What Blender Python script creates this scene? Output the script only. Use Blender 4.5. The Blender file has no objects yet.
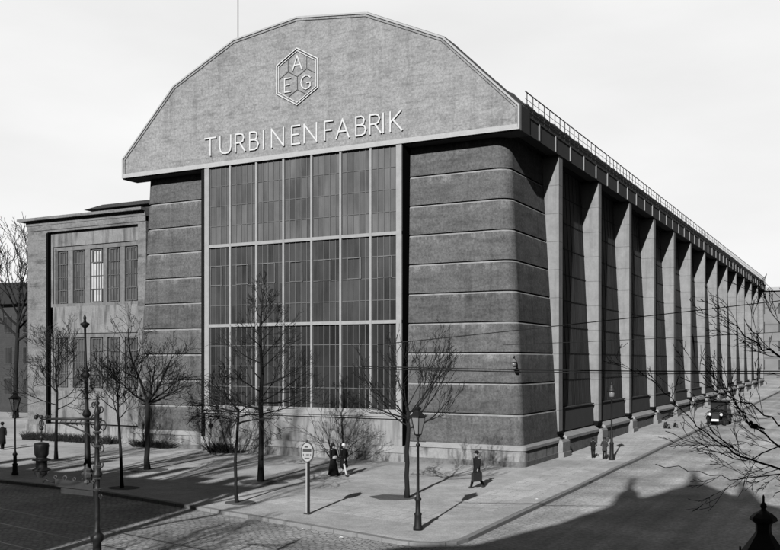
import bpy, math, random
from mathutils import Vector, Matrix
R = math.radians
PI = math.pi
col = bpy.context.scene.collection
scene = bpy.context.scene

# ------------------------------------------------------------------ helpers
ORG = {}                                   # world origin of every object (children keep location 0)

class MB:
    def __init__(s): s.v = []; s.f = []; s.m = []; s.sm = []
    def add(s, vs, fs, mi=0, smooth=False):
        b = len(s.v); s.v += [tuple(v) for v in vs]
        for f in fs: s.f.append(tuple(b + i for i in f)); s.m.append(mi); s.sm.append(smooth)
    def box(s, x0, x1, y0, y1, z0, z1, mi=0):
        s.add([(x0,y0,z0),(x1,y0,z0),(x1,y1,z0),(x0,y1,z0),(x0,y0,z1),(x1,y0,z1),(x1,y1,z1),(x0,y1,z1)],
              [(0,3,2,1),(4,5,6,7),(0,1,5,4),(1,2,6,5),(2,3,7,6),(3,0,4,7)], mi)
    def hexa(s, p, mi=0):                  # 8 corners, bottom 4 then top 4
        s.add(p, [(0,3,2,1),(4,5,6,7),(0,1,5,4),(1,2,6,5),(2,3,7,6),(3,0,4,7)], mi)
    def prism_y(s, pts, y0, y1, mi=0):     # polygon of (x, z), ccw seen from -y
        n = len(pts)
        s.add([(x,y0,z) for x,z in pts] + [(x,y1,z) for x,z in pts],
              [tuple(range(n)), tuple(range(2*n-1, n-1, -1))] + [(i, n+i, n+(i+1)%n, (i+1)%n) for i in range(n)], mi)
    def ring(s, lo, hi, caps=(True, True), mi=0, smooth=False):  # two equal loops of points
        n = len(lo)
        s.add(list(lo)+list(hi), [(i, (i+1)%n, n+(i+1)%n, n+i) for i in range(n)], mi, smooth)
        b = len(s.v)-2*n
        if caps[0]: s.f.append(tuple(b+i for i in range(n-1,-1,-1))); s.m.append(mi); s.sm.append(False)
        if caps[1]: s.f.append(tuple(b+n+i for i in range(n))); s.m.append(mi); s.sm.append(False)
    def tube(s, pts, rad, n=8, mi=0, caps=True, smooth=True):
        pts = [Vector(p) for p in pts]
        if not hasattr(rad, '__len__'): rad = [rad]*len(pts)
        up = None; b = len(s.v)
        for i, p in enumerate(pts):
            d = (pts[min(i+1, len(pts)-1)] - pts[max(i-1, 0)])
            if d.length < 1e-9: d = Vector((0,0,1))
            d.normalize()
            if up is None:
                up = Vector((0,0,1)) if abs(d.z) < .9 else Vector((1,0,0))
            a = d.cross(up)
            if a.length < 1e-6: a = d.cross(Vector((1,0,0)))
            a.normalize(); c = a.cross(d).normalized(); up = c
            for k in range(n):
                t = 2*PI*k/n
                s.v.append(tuple(p + a*(math.cos(t)*rad[i]) + c*(math.sin(t)*rad[i])))
        for i in range(len(pts)-1):
            for k in range(n):
                s.f.append((b+i*n+k, b+i*n+(k+1)%n, b+(i+1)*n+(k+1)%n, b+(i+1)*n+k)); s.m.append(mi); s.sm.append(smooth)
        if caps:
            s.f.append(tuple(b+k for k in range(n-1,-1,-1))); s.m.append(mi); s.sm.append(False)
            e = b+(len(pts)-1)*n
            s.f.append(tuple(e+k for k in range(n))); s.m.append(mi); s.sm.append(False)
    def lathe(s, prof, c=(0,0,0), n=16, mi=0, sx=1, sy=1):   # prof: (radius, z)
        loops = [[(c[0]+r*sx*math.cos(2*PI*k/n), c[1]+r*sy*math.sin(2*PI*k/n), c[2]+z) for k in range(n)] for r, z in prof]
        b = len(s.v)
        for l in loops: s.v += l
        for i in range(len(prof)-1):
            for k in range(n):
                s.f.append((b+i*n+k, b+i*n+(k+1)%n, b+(i+1)*n+(k+1)%n, b+(i+1)*n+k)); s.m.append(mi)
                s.sm.append(n > 8)
        s.f.append(tuple(b+k for k in range(n-1,-1,-1))); s.m.append(mi); s.sm.append(False)
        e = b+(len(prof)-1)*n
        s.f.append(tuple(e+k for k in range(n))); s.m.append(mi); s.sm.append(False)
    def ball(s, c, r, n=10, mi=0, sx=1, sy=1, sz=1):
        prof = [(max(1e-3, r*math.sin(PI*i/8)), -r*sz*math.cos(PI*i/8)) for i in range(9)]
        s.lathe(prof, c, n, mi, sx, sy)
    def xform(s, M):
        s.v = [tuple(M @ Vector(v)) for v in s.v]; return s
    def build(s, name, mats, parent=None, org=None, local=False, **tags):
        if org is None: org = ORG[parent.name] if parent else (0,0,0)
        me = bpy.data.meshes.new(name)
        vs = s.v if local else [(v[0]-org[0], v[1]-org[1], v[2]-org[2]) for v in s.v]
        me.from_pydata(vs, [], s.f)
        if not isinstance(mats, (list, tuple)): mats = [mats]
        for m in mats: me.materials.append(m)
        me.polygons.foreach_set('material_index', s.m)
        me.polygons.foreach_set('use_smooth', s.sm)
        me.update()
        o = bpy.data.objects.new(name, me); col.objects.link(o)
        if parent: o.parent = parent
        else: o.location = org
        ORG[o.name] = tuple(org)
        for k, v in tags.items(): o[k] = v
        return o

def thing(name, label, cat, loc=(0,0,0), rz=0, group=None):
    o = bpy.data.objects.new(name, None); col.objects.link(o)
    o.location = loc; o.rotation_euler = (0,0,rz); o.empty_display_size = .3
    o['label'] = label; o['category'] = cat
    if group: o['group'] = group
    ORG[o.name] = tuple(loc)
    return o
def copy_thing(root, loc, rz, label, group=None):
    r = root.copy(); col.objects.link(r); r.location = loc; r.rotation_euler = (0,0,rz); r['label'] = label
    if group: r['group'] = group
    for ch in list(root.children):
        c = ch.copy(); col.objects.link(c); c.parent = r
        for g in ch.children:
            d = g.copy(); col.objects.link(d); d.parent = c
    return r

def gz(y):                                  # the street climbs gently away from the corner
    return 0 if y < 55 else .015*(min(y, 230)-55)

# ------------------------------------------------------------------ materials (a black and white place)
def mat(name, base, rough=.85, var=.25, scale=1.5, stretch=(1,1,1), grain=0, gscale=25, bump=0, bscale=30,
        streak=0, streak_scale=(2.5,2.5,.15), streak2=0, efflo=0, bandvar=0, lines=None, spec=.3, metal=0, blotch=0, world=True):
    m = bpy.data.materials.new(name); m.use_nodes = True
    nt = m.node_tree; N = nt.nodes; L = nt.links
    b = N['Principled BSDF']; b.inputs['Roughness'].default_value = rough
    b.inputs['Specular IOR Level'].default_value = spec; b.inputs['Metallic'].default_value = metal
    geo = N.new('ShaderNodeNewGeometry') if world else N.new('ShaderNodeTexCoord')
    src = geo.outputs['Position'] if world else geo.outputs['Object']
    def noise(sc, st=(1,1,1), det=5, rg=.6):
        mp = N.new('ShaderNodeMapping'); mp.inputs['Scale'].default_value = st
        L.new(src, mp.inputs['Vector'])
        n = N.new('ShaderNodeTexNoise'); n.inputs['Scale'].default_value = sc
        n.inputs['Detail'].default_value = det; n.inputs['Roughness'].default_value = rg
        L.new(mp.outputs['Vector'], n.inputs['Vector']); return n.outputs['Fac']
    def math_(op, a, c=None):
        q = N.new('ShaderNodeMath'); q.operation = op
        for i, x in enumerate((a, c)):
            if x is None: continue
            if isinstance(x, (int, float)): q.inputs[i].default_value = x
            else: L.new(x, q.inputs[i])
        return q.outputs[0]
    def centred(x, amp):                    # 1 + amp*(x-.5)*2.4
        return math_('ADD', math_('MULTIPLY', math_('SUBTRACT', x, .5), amp*2.4), 1)
    val = centred(noise(scale, stretch), var)
    if grain: val = math_('MULTIPLY', val, centred(noise(gscale, (1,1,1), 2, .7), grain))
    if streak:
        r = N.new('ShaderNodeMapRange'); r.inputs['From Min'].default_value = .48; r.inputs['From Max'].default_value = .68
        r.inputs['To Min'].default_value = 1; r.inputs['To Max'].default_value = 1-streak
        L.new(noise(1, streak_scale, 3, .55), r.inputs['Value']); val = math_('MULTIPLY', val, r.outputs[0])
    if streak2:
        r = N.new('ShaderNodeMapRange'); r.inputs['From Min'].default_value = .52; r.inputs['From Max'].default_value = .72
        r.inputs['To Min'].default_value = 1; r.inputs['To Max'].default_value = 1-streak2
        L.new(noise(1, (1.9,1.9,.11), 4, .6), r.inputs['Value']); val = math_('MULTIPLY', val, r.outputs[0])
    if bandvar:
        sp = N.new('ShaderNodeSeparateXYZ'); L.new(src, sp.inputs[0])
        fl = math_('FLOOR', math_('DIVIDE', math_('SUBTRACT', sp.outputs[2], 1.2), 1.735))
        wn = N.new('ShaderNodeTexWhiteNoise'); wn.noise_dimensions = '1D'; L.new(fl, wn.inputs['W'])
        val = math_('MULTIPLY', val, centred(wn.outputs['Value'], bandvar))
    if efflo:                               # lime bloom washed down from the joints
        sp = N.new('ShaderNodeSeparateXYZ'); L.new(src, sp.inputs[0])
        fr = math_('FRACT', math_('DIVIDE', math_('SUBTRACT', sp.outputs[2], 1.2), 1.735))
        q = N.new('ShaderNodeMapRange'); q.inputs['From Min'].default_value = .62; q.inputs['From Max'].default_value = .96
        L.new(fr, q.inputs['Value'])
        r = N.new('ShaderNodeMapRange'); r.inputs['From Min'].default_value = .5; r.inputs['From Max'].default_value = .62
        r.inputs['To Min'].default_value = 0; r.inputs['To Max'].default_value = efflo
        L.new(noise(1, (1.5,1.5,.5), 6, .75), r.inputs['Value'])
        val = math_('MULTIPLY', val, math_('ADD', 1, math_('MULTIPLY', q.outputs[0], r.outputs[0])))
    if blotch:
        r = N.new('ShaderNodeMapRange'); r.inputs['From Min'].default_value = .55; r.inputs['From Max'].default_value = .66
        r.inputs['To Min'].default_value = 1; r.inputs['To Max'].default_value = 1-blotch
        L.new(noise(.45, (1,1,2.2), 6, .7), r.inputs['Value']); val = math_('MULTIPLY', val, r.outputs[0])
    if lines:                               # (axis, period, width, darkness)
        ax, per, wd, dk = lines
        sp = N.new('ShaderNodeSeparateXYZ'); L.new(src, sp.inputs[0])
        fr = math_('FRACT', math_('DIVIDE', math_('ADD', sp.outputs[ax], 1000), per))
        val = math_('MULTIPLY', val, math_('SUBTRACT', 1, math_('MULTIPLY', math_('LESS_THAN', fr, wd/per), dk)))
    val = math_('MULTIPLY', val, base)
    cb = N.new('ShaderNodeCombineColor')
    for i in range(3): L.new(val, cb.inputs[i])
    L.new(cb.outputs[0], b.inputs['Base Color'])
    if bump:
        bp = N.new('ShaderNodeBump'); bp.inputs['Strength'].default_value = bump; bp.inputs['Distance'].default_value = .03
        L.new(noise(bscale, (1,1,1), 3, .6), bp.inputs['Height']); L.new(bp.outputs[0], b.inputs['Normal'])
    return m

M = {}
M['gable']   = mat('roughcast_concrete', .30, var=.26, scale=.8, stretch=(1,1,1.5), grain=.5, gscale=7, bump=.7, bscale=18, streak=.22, streak_scale=(1.1,1.1,6), blotch=.22, streak2=.22, lines=(2,1.3,.03,.14))
M['trim']    = mat('pale_trim', .42, var=.15, scale=3, grain=.12)
M['trimdark']= mat('dark_trim', .05, var=.2)
M['letter']  = mat('white_letter', .62, var=.2, scale=6)
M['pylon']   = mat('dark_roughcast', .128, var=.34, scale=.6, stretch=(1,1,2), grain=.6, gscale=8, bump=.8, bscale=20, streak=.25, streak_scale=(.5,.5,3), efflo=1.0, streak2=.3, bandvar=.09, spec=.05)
M['chamfer'] = mat('sunlit_edge_tone', .27, var=.5, scale=2.2, grain=.2)  # band tops paler: sun caught on the chamfers put into the colour
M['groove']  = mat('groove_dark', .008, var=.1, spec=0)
M['plinth']  = mat('weathered_plinth', .30, var=.25, scale=1.2, grain=.25, gscale=8, bump=.5, streak=.72, streak_scale=(2.6,2.6,.5), blotch=.35)
M['plinthlow'] = mat('plinth_footing', .17, var=.5, scale=2.5, grain=.3, gscale=8, bump=.6, blotch=.4)
M['pedestal']= mat('pedestal_stone', .26, var=.35, scale=2.6, grain=.25, blotch=.3)
M['cap']     = mat('plinth_cap', .32, var=.3, scale=1.6, grain=.15)
M['panel']   = mat('streaked_panel', .30, var=.2, scale=1.5, grain=.2, streak=.45, streak_scale=(3,3,.3), blotch=.3)
M['steel']   = mat('grey_painted_steel', .27, spec=.12, rough=.75, var=.3, scale=1.1, grain=.12, gscale=7, lines=(2,1.735,.05,.35), streak=.18)
M['girder']  = mat('girder_steel', .085, spec=.1, rough=.8, var=.2, scale=1.2, grain=.12)
M['stiff']   = mat('stiffener_steel', .30, rough=.6, var=.1)
M['frame']   = mat('window_frame_steel', .33, rough=.6, var=.2, scale=2.5, grain=.12)
M['mull']    = mat('weathered_mullion', .19, var=.4, scale=3, grain=.2, streak=.3)
M['bar']     = mat('glazing_bar', .13, rough=.6, var=.2, scale=3)
M['sidebar'] = mat('side_glazing_bar', .035, spec=.05, rough=.8, var=.2, scale=3)
M['dark']    = mat('dark_steel', .012, spec=.05, rough=.8, var=.2)
M['roof']    = mat('roofing_felt', .05, var=.25, scale=1)
M['wing']    = mat('pale_render', .205, var=.32, scale=.7, grain=.4, gscale=8, bump=.5, bscale=22, streak=.3, streak_scale=(.6,.6,2.4), blotch=.45, lines=(2,1.735,.03,.35))
M['winglight']= mat('pale_render_panel', .24, var=.25, scale=1.3, grain=.3, gscale=10, streak=.55, streak_scale=(2.4,2.4,.35), blotch=.25)
M['iron']    = mat('black_iron', .012, rough=.6, var=.3, scale=8, spec=.3, world=False)
M['irongrey']= mat('worn_iron', .02, rough=.5, var=.6, scale=18, spec=.4, world=False)
M['ornament']= mat('sunlit_ornament', .08, rough=.5, var=.9, scale=22, spec=.4, world=False)
M['lampglass']= mat('lamp_glass', .22, rough=.25, var=.2, spec=.6, world=False)
M['bark']    = mat('bark', .016, var=.45, scale=9, stretch=(1,1,.3), bump=.8, bscale=40, world=False)
M['barkdark']= mat('bark_dark', .012, var=.4, scale=9, bump=.6, bscale=40, world=False)
M['granite'] = mat('kerb_granite', .26, var=.25, scale=3, grain=.2, gscale=18, lines=(0,1.1,.03,.5))
M['soil']    = mat('tree_pit_soil', .12, var=.5, scale=6, grain=.4, bump=.8)
M['rail']    = mat('tram_rail', .03, rough=.4, var=.2)
M['cloth']   = mat('black_cloth', .016, rough=.9, var=.3, scale=20, world=False, spec=.1)
M['clothgrey']= mat('grey_cloth', .045, rough=.9, var=.3, scale=20, world=False, spec=.1)
M['skin']    = mat('skin', .3, rough=.6, var=.08, scale=20, world=False)
M['white']   = mat('white_cloth', .75, rough=.8, var=.1, scale=20, world=False)
M['hair']    = mat('dark_hair', .03, rough=.7, var=.3, scale=30, world=False)
M['leather'] = mat('dark_leather', .03, rough=.5, var=.3, scale=20, world=False)
M['carpaint']= mat('car_paint', .008, rough=.35, var=.2, scale=5, spec=.3, world=False)
M['tyre']    = mat('tyre_rubber', .03, rough=.9, var=.3, scale=10, world=False)
M['chrome']  = mat('bright_metal', .8, rough=.35, var=.05, world=False, spec=.6)
M['carglass']= mat('car_glass', .03, rough=.08, var=.1, spec=.8, world=False)
M['paper']   = mat('paper', .8, var=.05)
M['brick']   = mat('old_brick', .055, var=.3, scale=1.5, grain=.4, gscale=12, lines=(2,.22,.03,.2))
M['farwall'] = mat('far_render', .22, var=.2, scale=.5, grain=.2, lines=(2,3.4,.35,.3))
M['tile']    = mat('roof_tiles', .05, var=.3, scale=2, lines=(1,.35,.06,.4))
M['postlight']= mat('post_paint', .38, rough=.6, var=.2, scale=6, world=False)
M['postdark']= mat('sign_dark_and_post_shade', .05, rough=.6, var=.2, scale=6, world=False)  # sign rim and marks, also the shade painted on the post
M['ivy']     = mat('dry_hedge', .025, var=.5, scale=8, world=False)

def glass_mat(name, lo, hi, rough, cell=None, spec=.5):
    m = bpy.data.materials.new(name); m.use_nodes = True
    nt = m.node_tree; N = nt.nodes; L = nt.links; b = N['Principled BSDF']
    b.inputs['Roughness'].default_value = rough; b.inputs['Specular IOR Level'].default_value = spec
    g = N.new('ShaderNodeNewGeometry')
    mp = N.new('ShaderNodeMapping'); mp.inputs['Scale'].default_value = (.35,.35,.22); L.new(g.outputs['Position'], mp.inputs[0])
    n1 = N.new('ShaderNodeTexNoise'); n1.inputs['Scale'].default_value = 1; n1.inputs['Detail'].default_value = 7; n1.inputs['Roughness'].default_value = .6
    L.new(mp.outputs[0], n1.inputs['Vector'])
    # every pane has taken the dirt a little differently
    sn = N.new('ShaderNodeVectorMath'); sn.operation = 'SNAP'; sn.inputs[1].default_value = cell or (.414, 1000, 1.3)
    of = N.new('ShaderNodeVectorMath'); of.operation = 'ADD'; of.inputs[1].default_value = (38.8, 300, -2.94)
    L.new(g.outputs['Position'], of.inputs[0]); L.new(of.outputs[0], sn.inputs[0])
    wn = N.new('ShaderNodeTexWhiteNoise'); L.new(sn.outputs[0], wn.inputs['Vector'])
    mp2 = N.new('ShaderNodeMapping'); mp2.inputs['Scale'].default_value = (9,9,.5); L.new(g.outputs['Position'], mp2.inputs[0])
    n2 = N.new('ShaderNodeTexNoise'); n2.inputs['Scale'].default_value = 1; n2.inputs['Detail'].default_value = 3
    L.new(mp2.outputs[0], n2.inputs['Vector'])
    def mth(op, a, c):
        q = N.new('ShaderNodeMath'); q.operation = op
        for i, x in enumerate((a, c)):
            if isinstance(x, (int, float)): q.inputs[i].default_value = x
            else: L.new(x, q.inputs[i])
        return q.outputs[0]
    f = mth('ADD', mth('MULTIPLY', n1.outputs['Fac'], 1.1), mth('ADD', mth('MULTIPLY', wn.outputs['Value'], .3), mth('MULTIPLY', n2.outputs['Fac'], .35)))
    r = N.new('ShaderNodeMapRange'); r.inputs['From Min'].default_value = .6; r.inputs['From Max'].default_value = 1.15
    r.inputs['To Min'].default_value = lo; r.inputs['To Max'].default_value = hi; L.new(f, r.inputs['Value'])
    cb = N.new('ShaderNodeCombineColor')
    for i in range(3): L.new(r.outputs[0], cb.inputs[i])
    L.new(cb.outputs[0], b.inputs['Base Color'])
    bp = N.new('ShaderNodeBump'); bp.inputs['Strength'].default_value = .25; bp.inputs['Distance'].default_value = .02
    L.new(n2.outputs['Fac'], bp.inputs['Height']); L.new(bp.outputs[0], b.inputs['Normal'])
    return m
M['glass_top'] = glass_mat('dusty_pale_glass', .06, .17, .35)  # dusty; rows darken downward, reflections and tree shade put into their colour
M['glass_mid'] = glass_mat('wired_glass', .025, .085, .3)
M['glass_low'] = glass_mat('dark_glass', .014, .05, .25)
M['glass_side']= glass_mat('side_glass', .03, .10, .6, (1000, .9, 1.735), .06)
M['glass_wing']= glass_mat('wing_glass', .045, .15, .3, (.3, 1000, .6))
M['glass_glint']= glass_mat('painted_glint_pane', .35, .6, .3, (.3, 1000, .6))  # pale pane: the sun's glint put into the glass colour

def road_mat():
    m = bpy.data.materials.new('cobbled_road'); m.use_nodes = True
    nt = m.node_tree; N = nt.nodes; L = nt.links; b = N['Principled BSDF']; b.inputs['Roughness'].default_value = .8
    g = N.new('ShaderNodeNewGeometry')
    mp = N.new('ShaderNodeMapping'); mp.inputs['Rotation'].default_value = (0,0,R(-8)); L.new(g.outputs['Position'], mp.inputs[0])
    br = N.new('ShaderNodeTexBrick'); br.inputs['Scale'].default_value = 1; br.inputs['Brick Width'].default_value = .26
    br.inputs['Row Height'].default_value = .19; br.inputs['Mortar Size'].default_value = .022; br.inputs['Mortar Smooth'].default_value = .4
    br.inputs['Color1'].default_value = (.5,)*3+(1,); br.inputs['Color2'].default_value = (.35,)*3+(1,); br.inputs['Mortar'].default_value = (.17,)*3+(1,)
    wob = N.new('ShaderNodeTexNoise'); wob.inputs['Scale'].default_value = .8; wob.inputs['Detail'].default_value = 3; L.new(g.outputs['Position'], wob.inputs['Vector'])
    wv = N.new('ShaderNodeVectorMath'); wv.operation = 'SCALE'; wv.inputs['Scale'].default_value = .55; L.new(wob.outputs['Color'], wv.inputs[0])
    wa = N.new('ShaderNodeVectorMath'); wa.operation = 'ADD'; L.new(mp.outputs[0], wa.inputs[0]); L.new(wv.outputs[0], wa.inputs[1])
    L.new(wa.outputs[0], br.inputs['Vector'])
    n = N.new('ShaderNodeTexNoise'); n.inputs['Scale'].default_value = .35; n.inputs['Detail'].default_value = 6; L.new(g.outputs['Position'], n.inputs['Vector'])
    n2 = N.new('ShaderNodeTexNoise'); n2.inputs['Scale'].default_value = 7; n2.inputs['Detail'].default_value = 3; L.new(g.outputs['Position'], n2.inputs['Vector'])
    r = N.new('ShaderNodeMapRange'); r.inputs['From Min'].default_value = .3; r.inputs['From Max'].default_value = .7
    r.inputs['To Min'].default_value = .6; r.inputs['To Max'].default_value = 1.25; L.new(n.outputs['Fac'], r.inputs['Value'])
    r2 = N.new('ShaderNodeMapRange'); r2.inputs['From Min'].default_value = .3; r2.inputs['From Max'].default_value = .7
    r2.inputs['To Min'].default_value = .68; r2.inputs['To Max'].default_value = 1.22; L.new(n2.outputs['Fac'], r2.inputs['Value'])
    mu = N.new('ShaderNodeMath'); mu.operation = 'MULTIPLY'; L.new(r.outputs[0], mu.inputs[0]); L.new(r2.outputs[0], mu.inputs[1])
    # the cobbles of the side street are smoother and paler
    sp = N.new('ShaderNodeSeparateXYZ'); L.new(g.outputs['Position'], sp.inputs[0])
    vm = N.new('ShaderNodeVectorMath'); vm.operation = 'SCALE'; L.new(br.outputs['Color'], vm.inputs[0]); L.new(mu.outputs[0], vm.inputs['Scale'])
    pl = N.new('ShaderNodeVectorMath'); pl.operation = 'SCALE'; pl.inputs[0].default_value = (.56,.56,.56); 
    wm = N.new('ShaderNodeMapping'); wm.inputs['Scale'].default_value = (1.6,.05,1); L.new(g.outputs['Position'], wm.inputs[0])
    wt_ = N.new('ShaderNodeTexNoise'); wt_.inputs['Scale'].default_value = 1; wt_.inputs['Detail'].default_value = 4; L.new(wm.outputs[0], wt_.inputs['Vector'])
    rw = N.new('ShaderNodeMapRange'); rw.inputs['From Min'].default_value = .35; rw.inputs['From Max'].default_value = .65
    rw.inputs['To Min'].default_value = .78; rw.inputs['To Max'].default_value = 1.12; L.new(wt_.outputs['Fac'], rw.inputs['Value'])
    mw = N.new('ShaderNodeMath'); mw.operation = 'MULTIPLY'; L.new(mu.outputs[0], mw.inputs[0]); L.new(rw.outputs[0], mw.inputs[1])
    L.new(mw.outputs[0], pl.inputs['Scale'])
    sr_ = N.new('ShaderNodeMapRange'); sr_.interpolation_type = 'SMOOTHSTEP'; sr_.inputs['From Min'].default_value = -13.5; sr_.inputs['From Max'].default_value = -10
    sr_.inputs['To Max'].default_value = .8; L.new(sp.outputs[0], sr_.inputs['Value'])
    mx = N.new('ShaderNodeMix'); mx.data_type = 'RGBA'; L.new(sr_.outputs[0], mx.inputs['Factor']); L.new(vm.outputs[0], mx.inputs['A']); L.new(pl.outputs[0], mx.inputs['B'])
    L.new(mx.outputs['Result'], b.inputs['Base Color'])
    bp = N.new('ShaderNodeBump'); bp.inputs['Strength'].default_value = .7; bp.inputs['Distance'].default_value = .02; bp.invert = True
    L.new(br.outputs['Fac'], bp.inputs['Height']); L.new(bp.outputs[0], b.inputs['Normal'])
    return m
M['road'] = road_mat()

def paving_mat(name, base, w, h, rot=0, mort=.75):
    m = bpy.data.materials.new(name); m.use_nodes = True
    nt = m.node_tree; N = nt.nodes; L = nt.links; b = N['Principled BSDF']; b.inputs['Roughness'].default_value = .85
    g = N.new('ShaderNodeNewGeometry')
    mp = N.new('ShaderNodeMapping'); mp.inputs['Rotation'].default_value = (0,0,rot); L.new(g.outputs['Position'], mp.inputs[0])
    br = N.new('ShaderNodeTexBrick'); br.inputs['Scale'].default_value = 1; br.inputs['Brick Width'].default_value = w
    br.inputs['Row Height'].default_value = h; br.inputs['Mortar Size'].default_value = .02
    br.inputs['Color1'].default_value = (base*1.06,)*3+(1,); br.inputs['Color2'].default_value = (base*.94,)*3+(1,); br.inputs['Mortar'].default_value = (base*mort,)*3+(1,)
    L.new(mp.outputs[0], br.inputs['Vector'])
    prev = br.outputs['Color']
    for sc, lo, hi, det in ((.16, .72, 1.12, 7), (.9, .84, 1.1, 6), (4, .88, 1.08, 4), (16, .8, 1.15, 2)):
        n = N.new('ShaderNodeTexNoise'); n.inputs['Scale'].default_value = sc; n.inputs['Detail'].default_value = det; L.new(g.outputs['Position'], n.inputs['Vector'])
        r = N.new('ShaderNodeMapRange'); r.inputs['From Min'].default_value = .32; r.inputs['From Max'].default_value = .68
        r.inputs['To Min'].default_value = lo; r.inputs['To Max'].default_value = hi; L.new(n.outputs['Fac'], r.inputs['Value'])
        vm = N.new('ShaderNodeVectorMath'); vm.operation = 'SCALE'; L.new(prev, vm.inputs[0]); L.new(r.outputs[0], vm.inputs['Scale']); prev = vm.outputs[0]
    L.new(prev, b.inputs['Base Color'])
    return m
M['gravel'] = paving_mat('gravel_pavement', .58, 6, 5, R(8), .93)
M['slabs']  = paving_mat('granite_slabs', .64, 1.1, 1.1, 0, .62)

# ------------------------------------------------------------------ setting
ys = [-400, -40, 0, 20, 35, 55, 80, 120, 175, 230, 400, 3000]
xs = [-3000, -400, -120, -60, -30, -12, 0, 20, 120, 400, 3000]
b = MB()
b.add([(x, y, gz(y)-.12) for y in ys for x in xs],
      [(j*len(xs)+i, j*len(xs)+i+1, (j+1)*len(xs)+i+1, (j+1)*len(xs)+i) for j in range(len(ys)-1) for i in range(len(xs)-1)])
b.build('road', M['road'], kind='structure')

front = [(-160,38.5),(-120,35),(-80,32.4),(-60,31.4),(-38,30.95),(-31.9,30.6),(-23.8,28.95),(-18.4,27.75),(-15,26.95),(-13.7,26.6),(-13.0,26.6),(-12.4,26.85),(-12.05,27.3)]
side  = [(-11.95,28),(-12.1,34),(-12.25,42.6),(-12.5,50),(-12.55,55),(-12.55,75),(-12.4,99),(-12.3,126),(-12.3,176),(-12.3,230)]
kerb = front + side
b = MB()
rows = [38, 42.6, 50, 55, 75, 99, 126, 176, 230]
grid = []
for k, (x, y) in enumerate(front):
    c = [(x, y, 0.0)]
    for yy in rows:
        xx = x
        if k >= len(front)-3:               # the last columns follow the side kerb
            sx = next(s for s in side if s[1] >= yy)[0] if yy != 38 else -12.17
            xx = min(x, sx - .25*(len(front)-1-k)) if k < len(front)-1 else sx
        c.append((xx, yy, gz(yy)))
    if k == len(front)-1: c[0] = (x, y, 0)
    grid.append(c)
n = len(rows)+1
b.add([p for c in grid for p in c], [(i*n+j, (i+1)*n+j, (i+1)*n+j+1, i*n+j+1) for i in range(len(grid)-1) for j in range(n-1)])
b.build('pavement', M['gravel'], kind='structure')

def strip(poly, off0, off1, z0, z1):        # a band along a polyline, offsets to the left of travel
    pts = []
    for i, p in enumerate(poly):
        a = Vector(poly[max(i-1,0)]); c = Vector(poly[min(i+1, len(poly)-1)]); d = (c-a).normalized(); nrm = Vector((-d.y, d.x))
        q = Vector(p); pts.append((q+nrm*off0, q+nrm*off1, gz(p[1])))
    m = MB()
    for (a0,a1,ga),(b0,b1,gb) in zip(pts, pts[1:]):
        m.hexa([(a0.x,a0.y,ga+z0),(b0.x,b0.y,gb+z0),(b1.x,b1.y,gb+z0),(a1.x,a1.y,ga+z0),
                (a0.x,a0.y,ga+z1),(b0.x,b0.y,gb+z1),(b1.x,b1.y,gb+z1),(a1.x,a1.y,ga+z1)])
    return m
def dense(poly, step=1.5):
    out = []
    for a, c in zip(poly, poly[1:]):
        k = max(1, int((Vector(c)-Vector(a)).length/step))
        out += [tuple(Vector(a).lerp(Vector(c), i/k)) for i in range(k)]
    return out+[poly[-1]]
strip(kerb, -.12, .12, -.2, .012).build('kerb', M['granite'], kind='structure')
strip(front[3:9], 2.6, 5.0, -.05, .004).build('paved_footway', M['slabs'], kind='structure')
strip([(-12.2,33.5)]+side[2:], .9, 3.0, -.05, .004).build('side_footway', M['slabs'], kind='structure')
b = MB()
for (xa, ya, xb, yb) in [(-90,30.5,-31.3,25.45),(-31.3,25.45,-17.0,22.5),(-90,29.0,-31.0,23.6),(-31,23.6,-17,20.9),(-90,26,-28,21.2),(-28,21.2,-10,17.6)]:
    d = Vector((xb-xa, yb-ya)).normalized(); nn = Vector((-d.y, d.x))*.045
    b.hexa([(xa-nn.x,ya-nn.y,-.2),(xb-nn.x,yb-nn.y,-.2),(xb+nn.x,yb+nn.y,-.2),(xa+nn.x,ya+nn.y,-.2),
            (xa-nn.x,ya-nn.y,-.114),(xb-nn.x,yb-nn.y,-.114),(xb+nn.x,yb+nn.y,-.114),(xa+nn.x,ya+nn.y,-.114)])
b.build('tram_rails', M['rail'], kind='structure')
rnd = random.Random(5)
def pit(x, y, rx, ry):
    m = MB(); n = 18
    m.add([(x,y,.03)] + [(x+rx*(1+.12*rnd.uniform(-1,1))*math.cos(2*PI*i/n), y+ry*(1+.12*rnd.uniform(-1,1))*math.sin(2*PI*i/n), .005) for i in range(n)],
          [(0, 1+i, 1+(i+1)%n) for i in range(n)])
    m.build('tree_pit', M['soil'], kind='structure')
for p in [(-18.3,34.9,1.0,.8),(-26.1,36.3,1.25,.9),(-23.2,30.6,.7,.6),(-34.6,37.5,1.2,.9),(-30.7,31.7,.8,.6),(-42.9,38.8,.9,.7)]: pit(*p)

# ------------------------------------------------------------------ the turbine hall
CX = -31.55
H0 = (CX, 47.45, 0)
hall = thing('turbine_hall', 'huge factory hall with polygonal concrete gable, tall grid window and banded corner pylons', 'factory', H0)
Z = [1.2 + 1.735*k for k in range(10)]      # band levels
ZS = 18.62                                  # underside of gable and eaves girder
prof = [(14.48,ZS),(14.48,19.88),(9.92,24.33),(4.9,26.62),(0,27.22)]
gp = [(CX-x, z) for x, z in prof[:-1]] + [(CX, prof[-1][1])] + [(CX+x, z) for x, z in reversed(prof[:-1])]
gp = [gp[0]] + list(reversed(gp[1:])) if False else gp
def poly(pts): return list(reversed(pts))   # ccw seen from the street
GP = poly(gp)
b = MB(); b.prism_y(GP, 47.45, 48.3); b.build('gable', M['gable'], hall)
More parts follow.
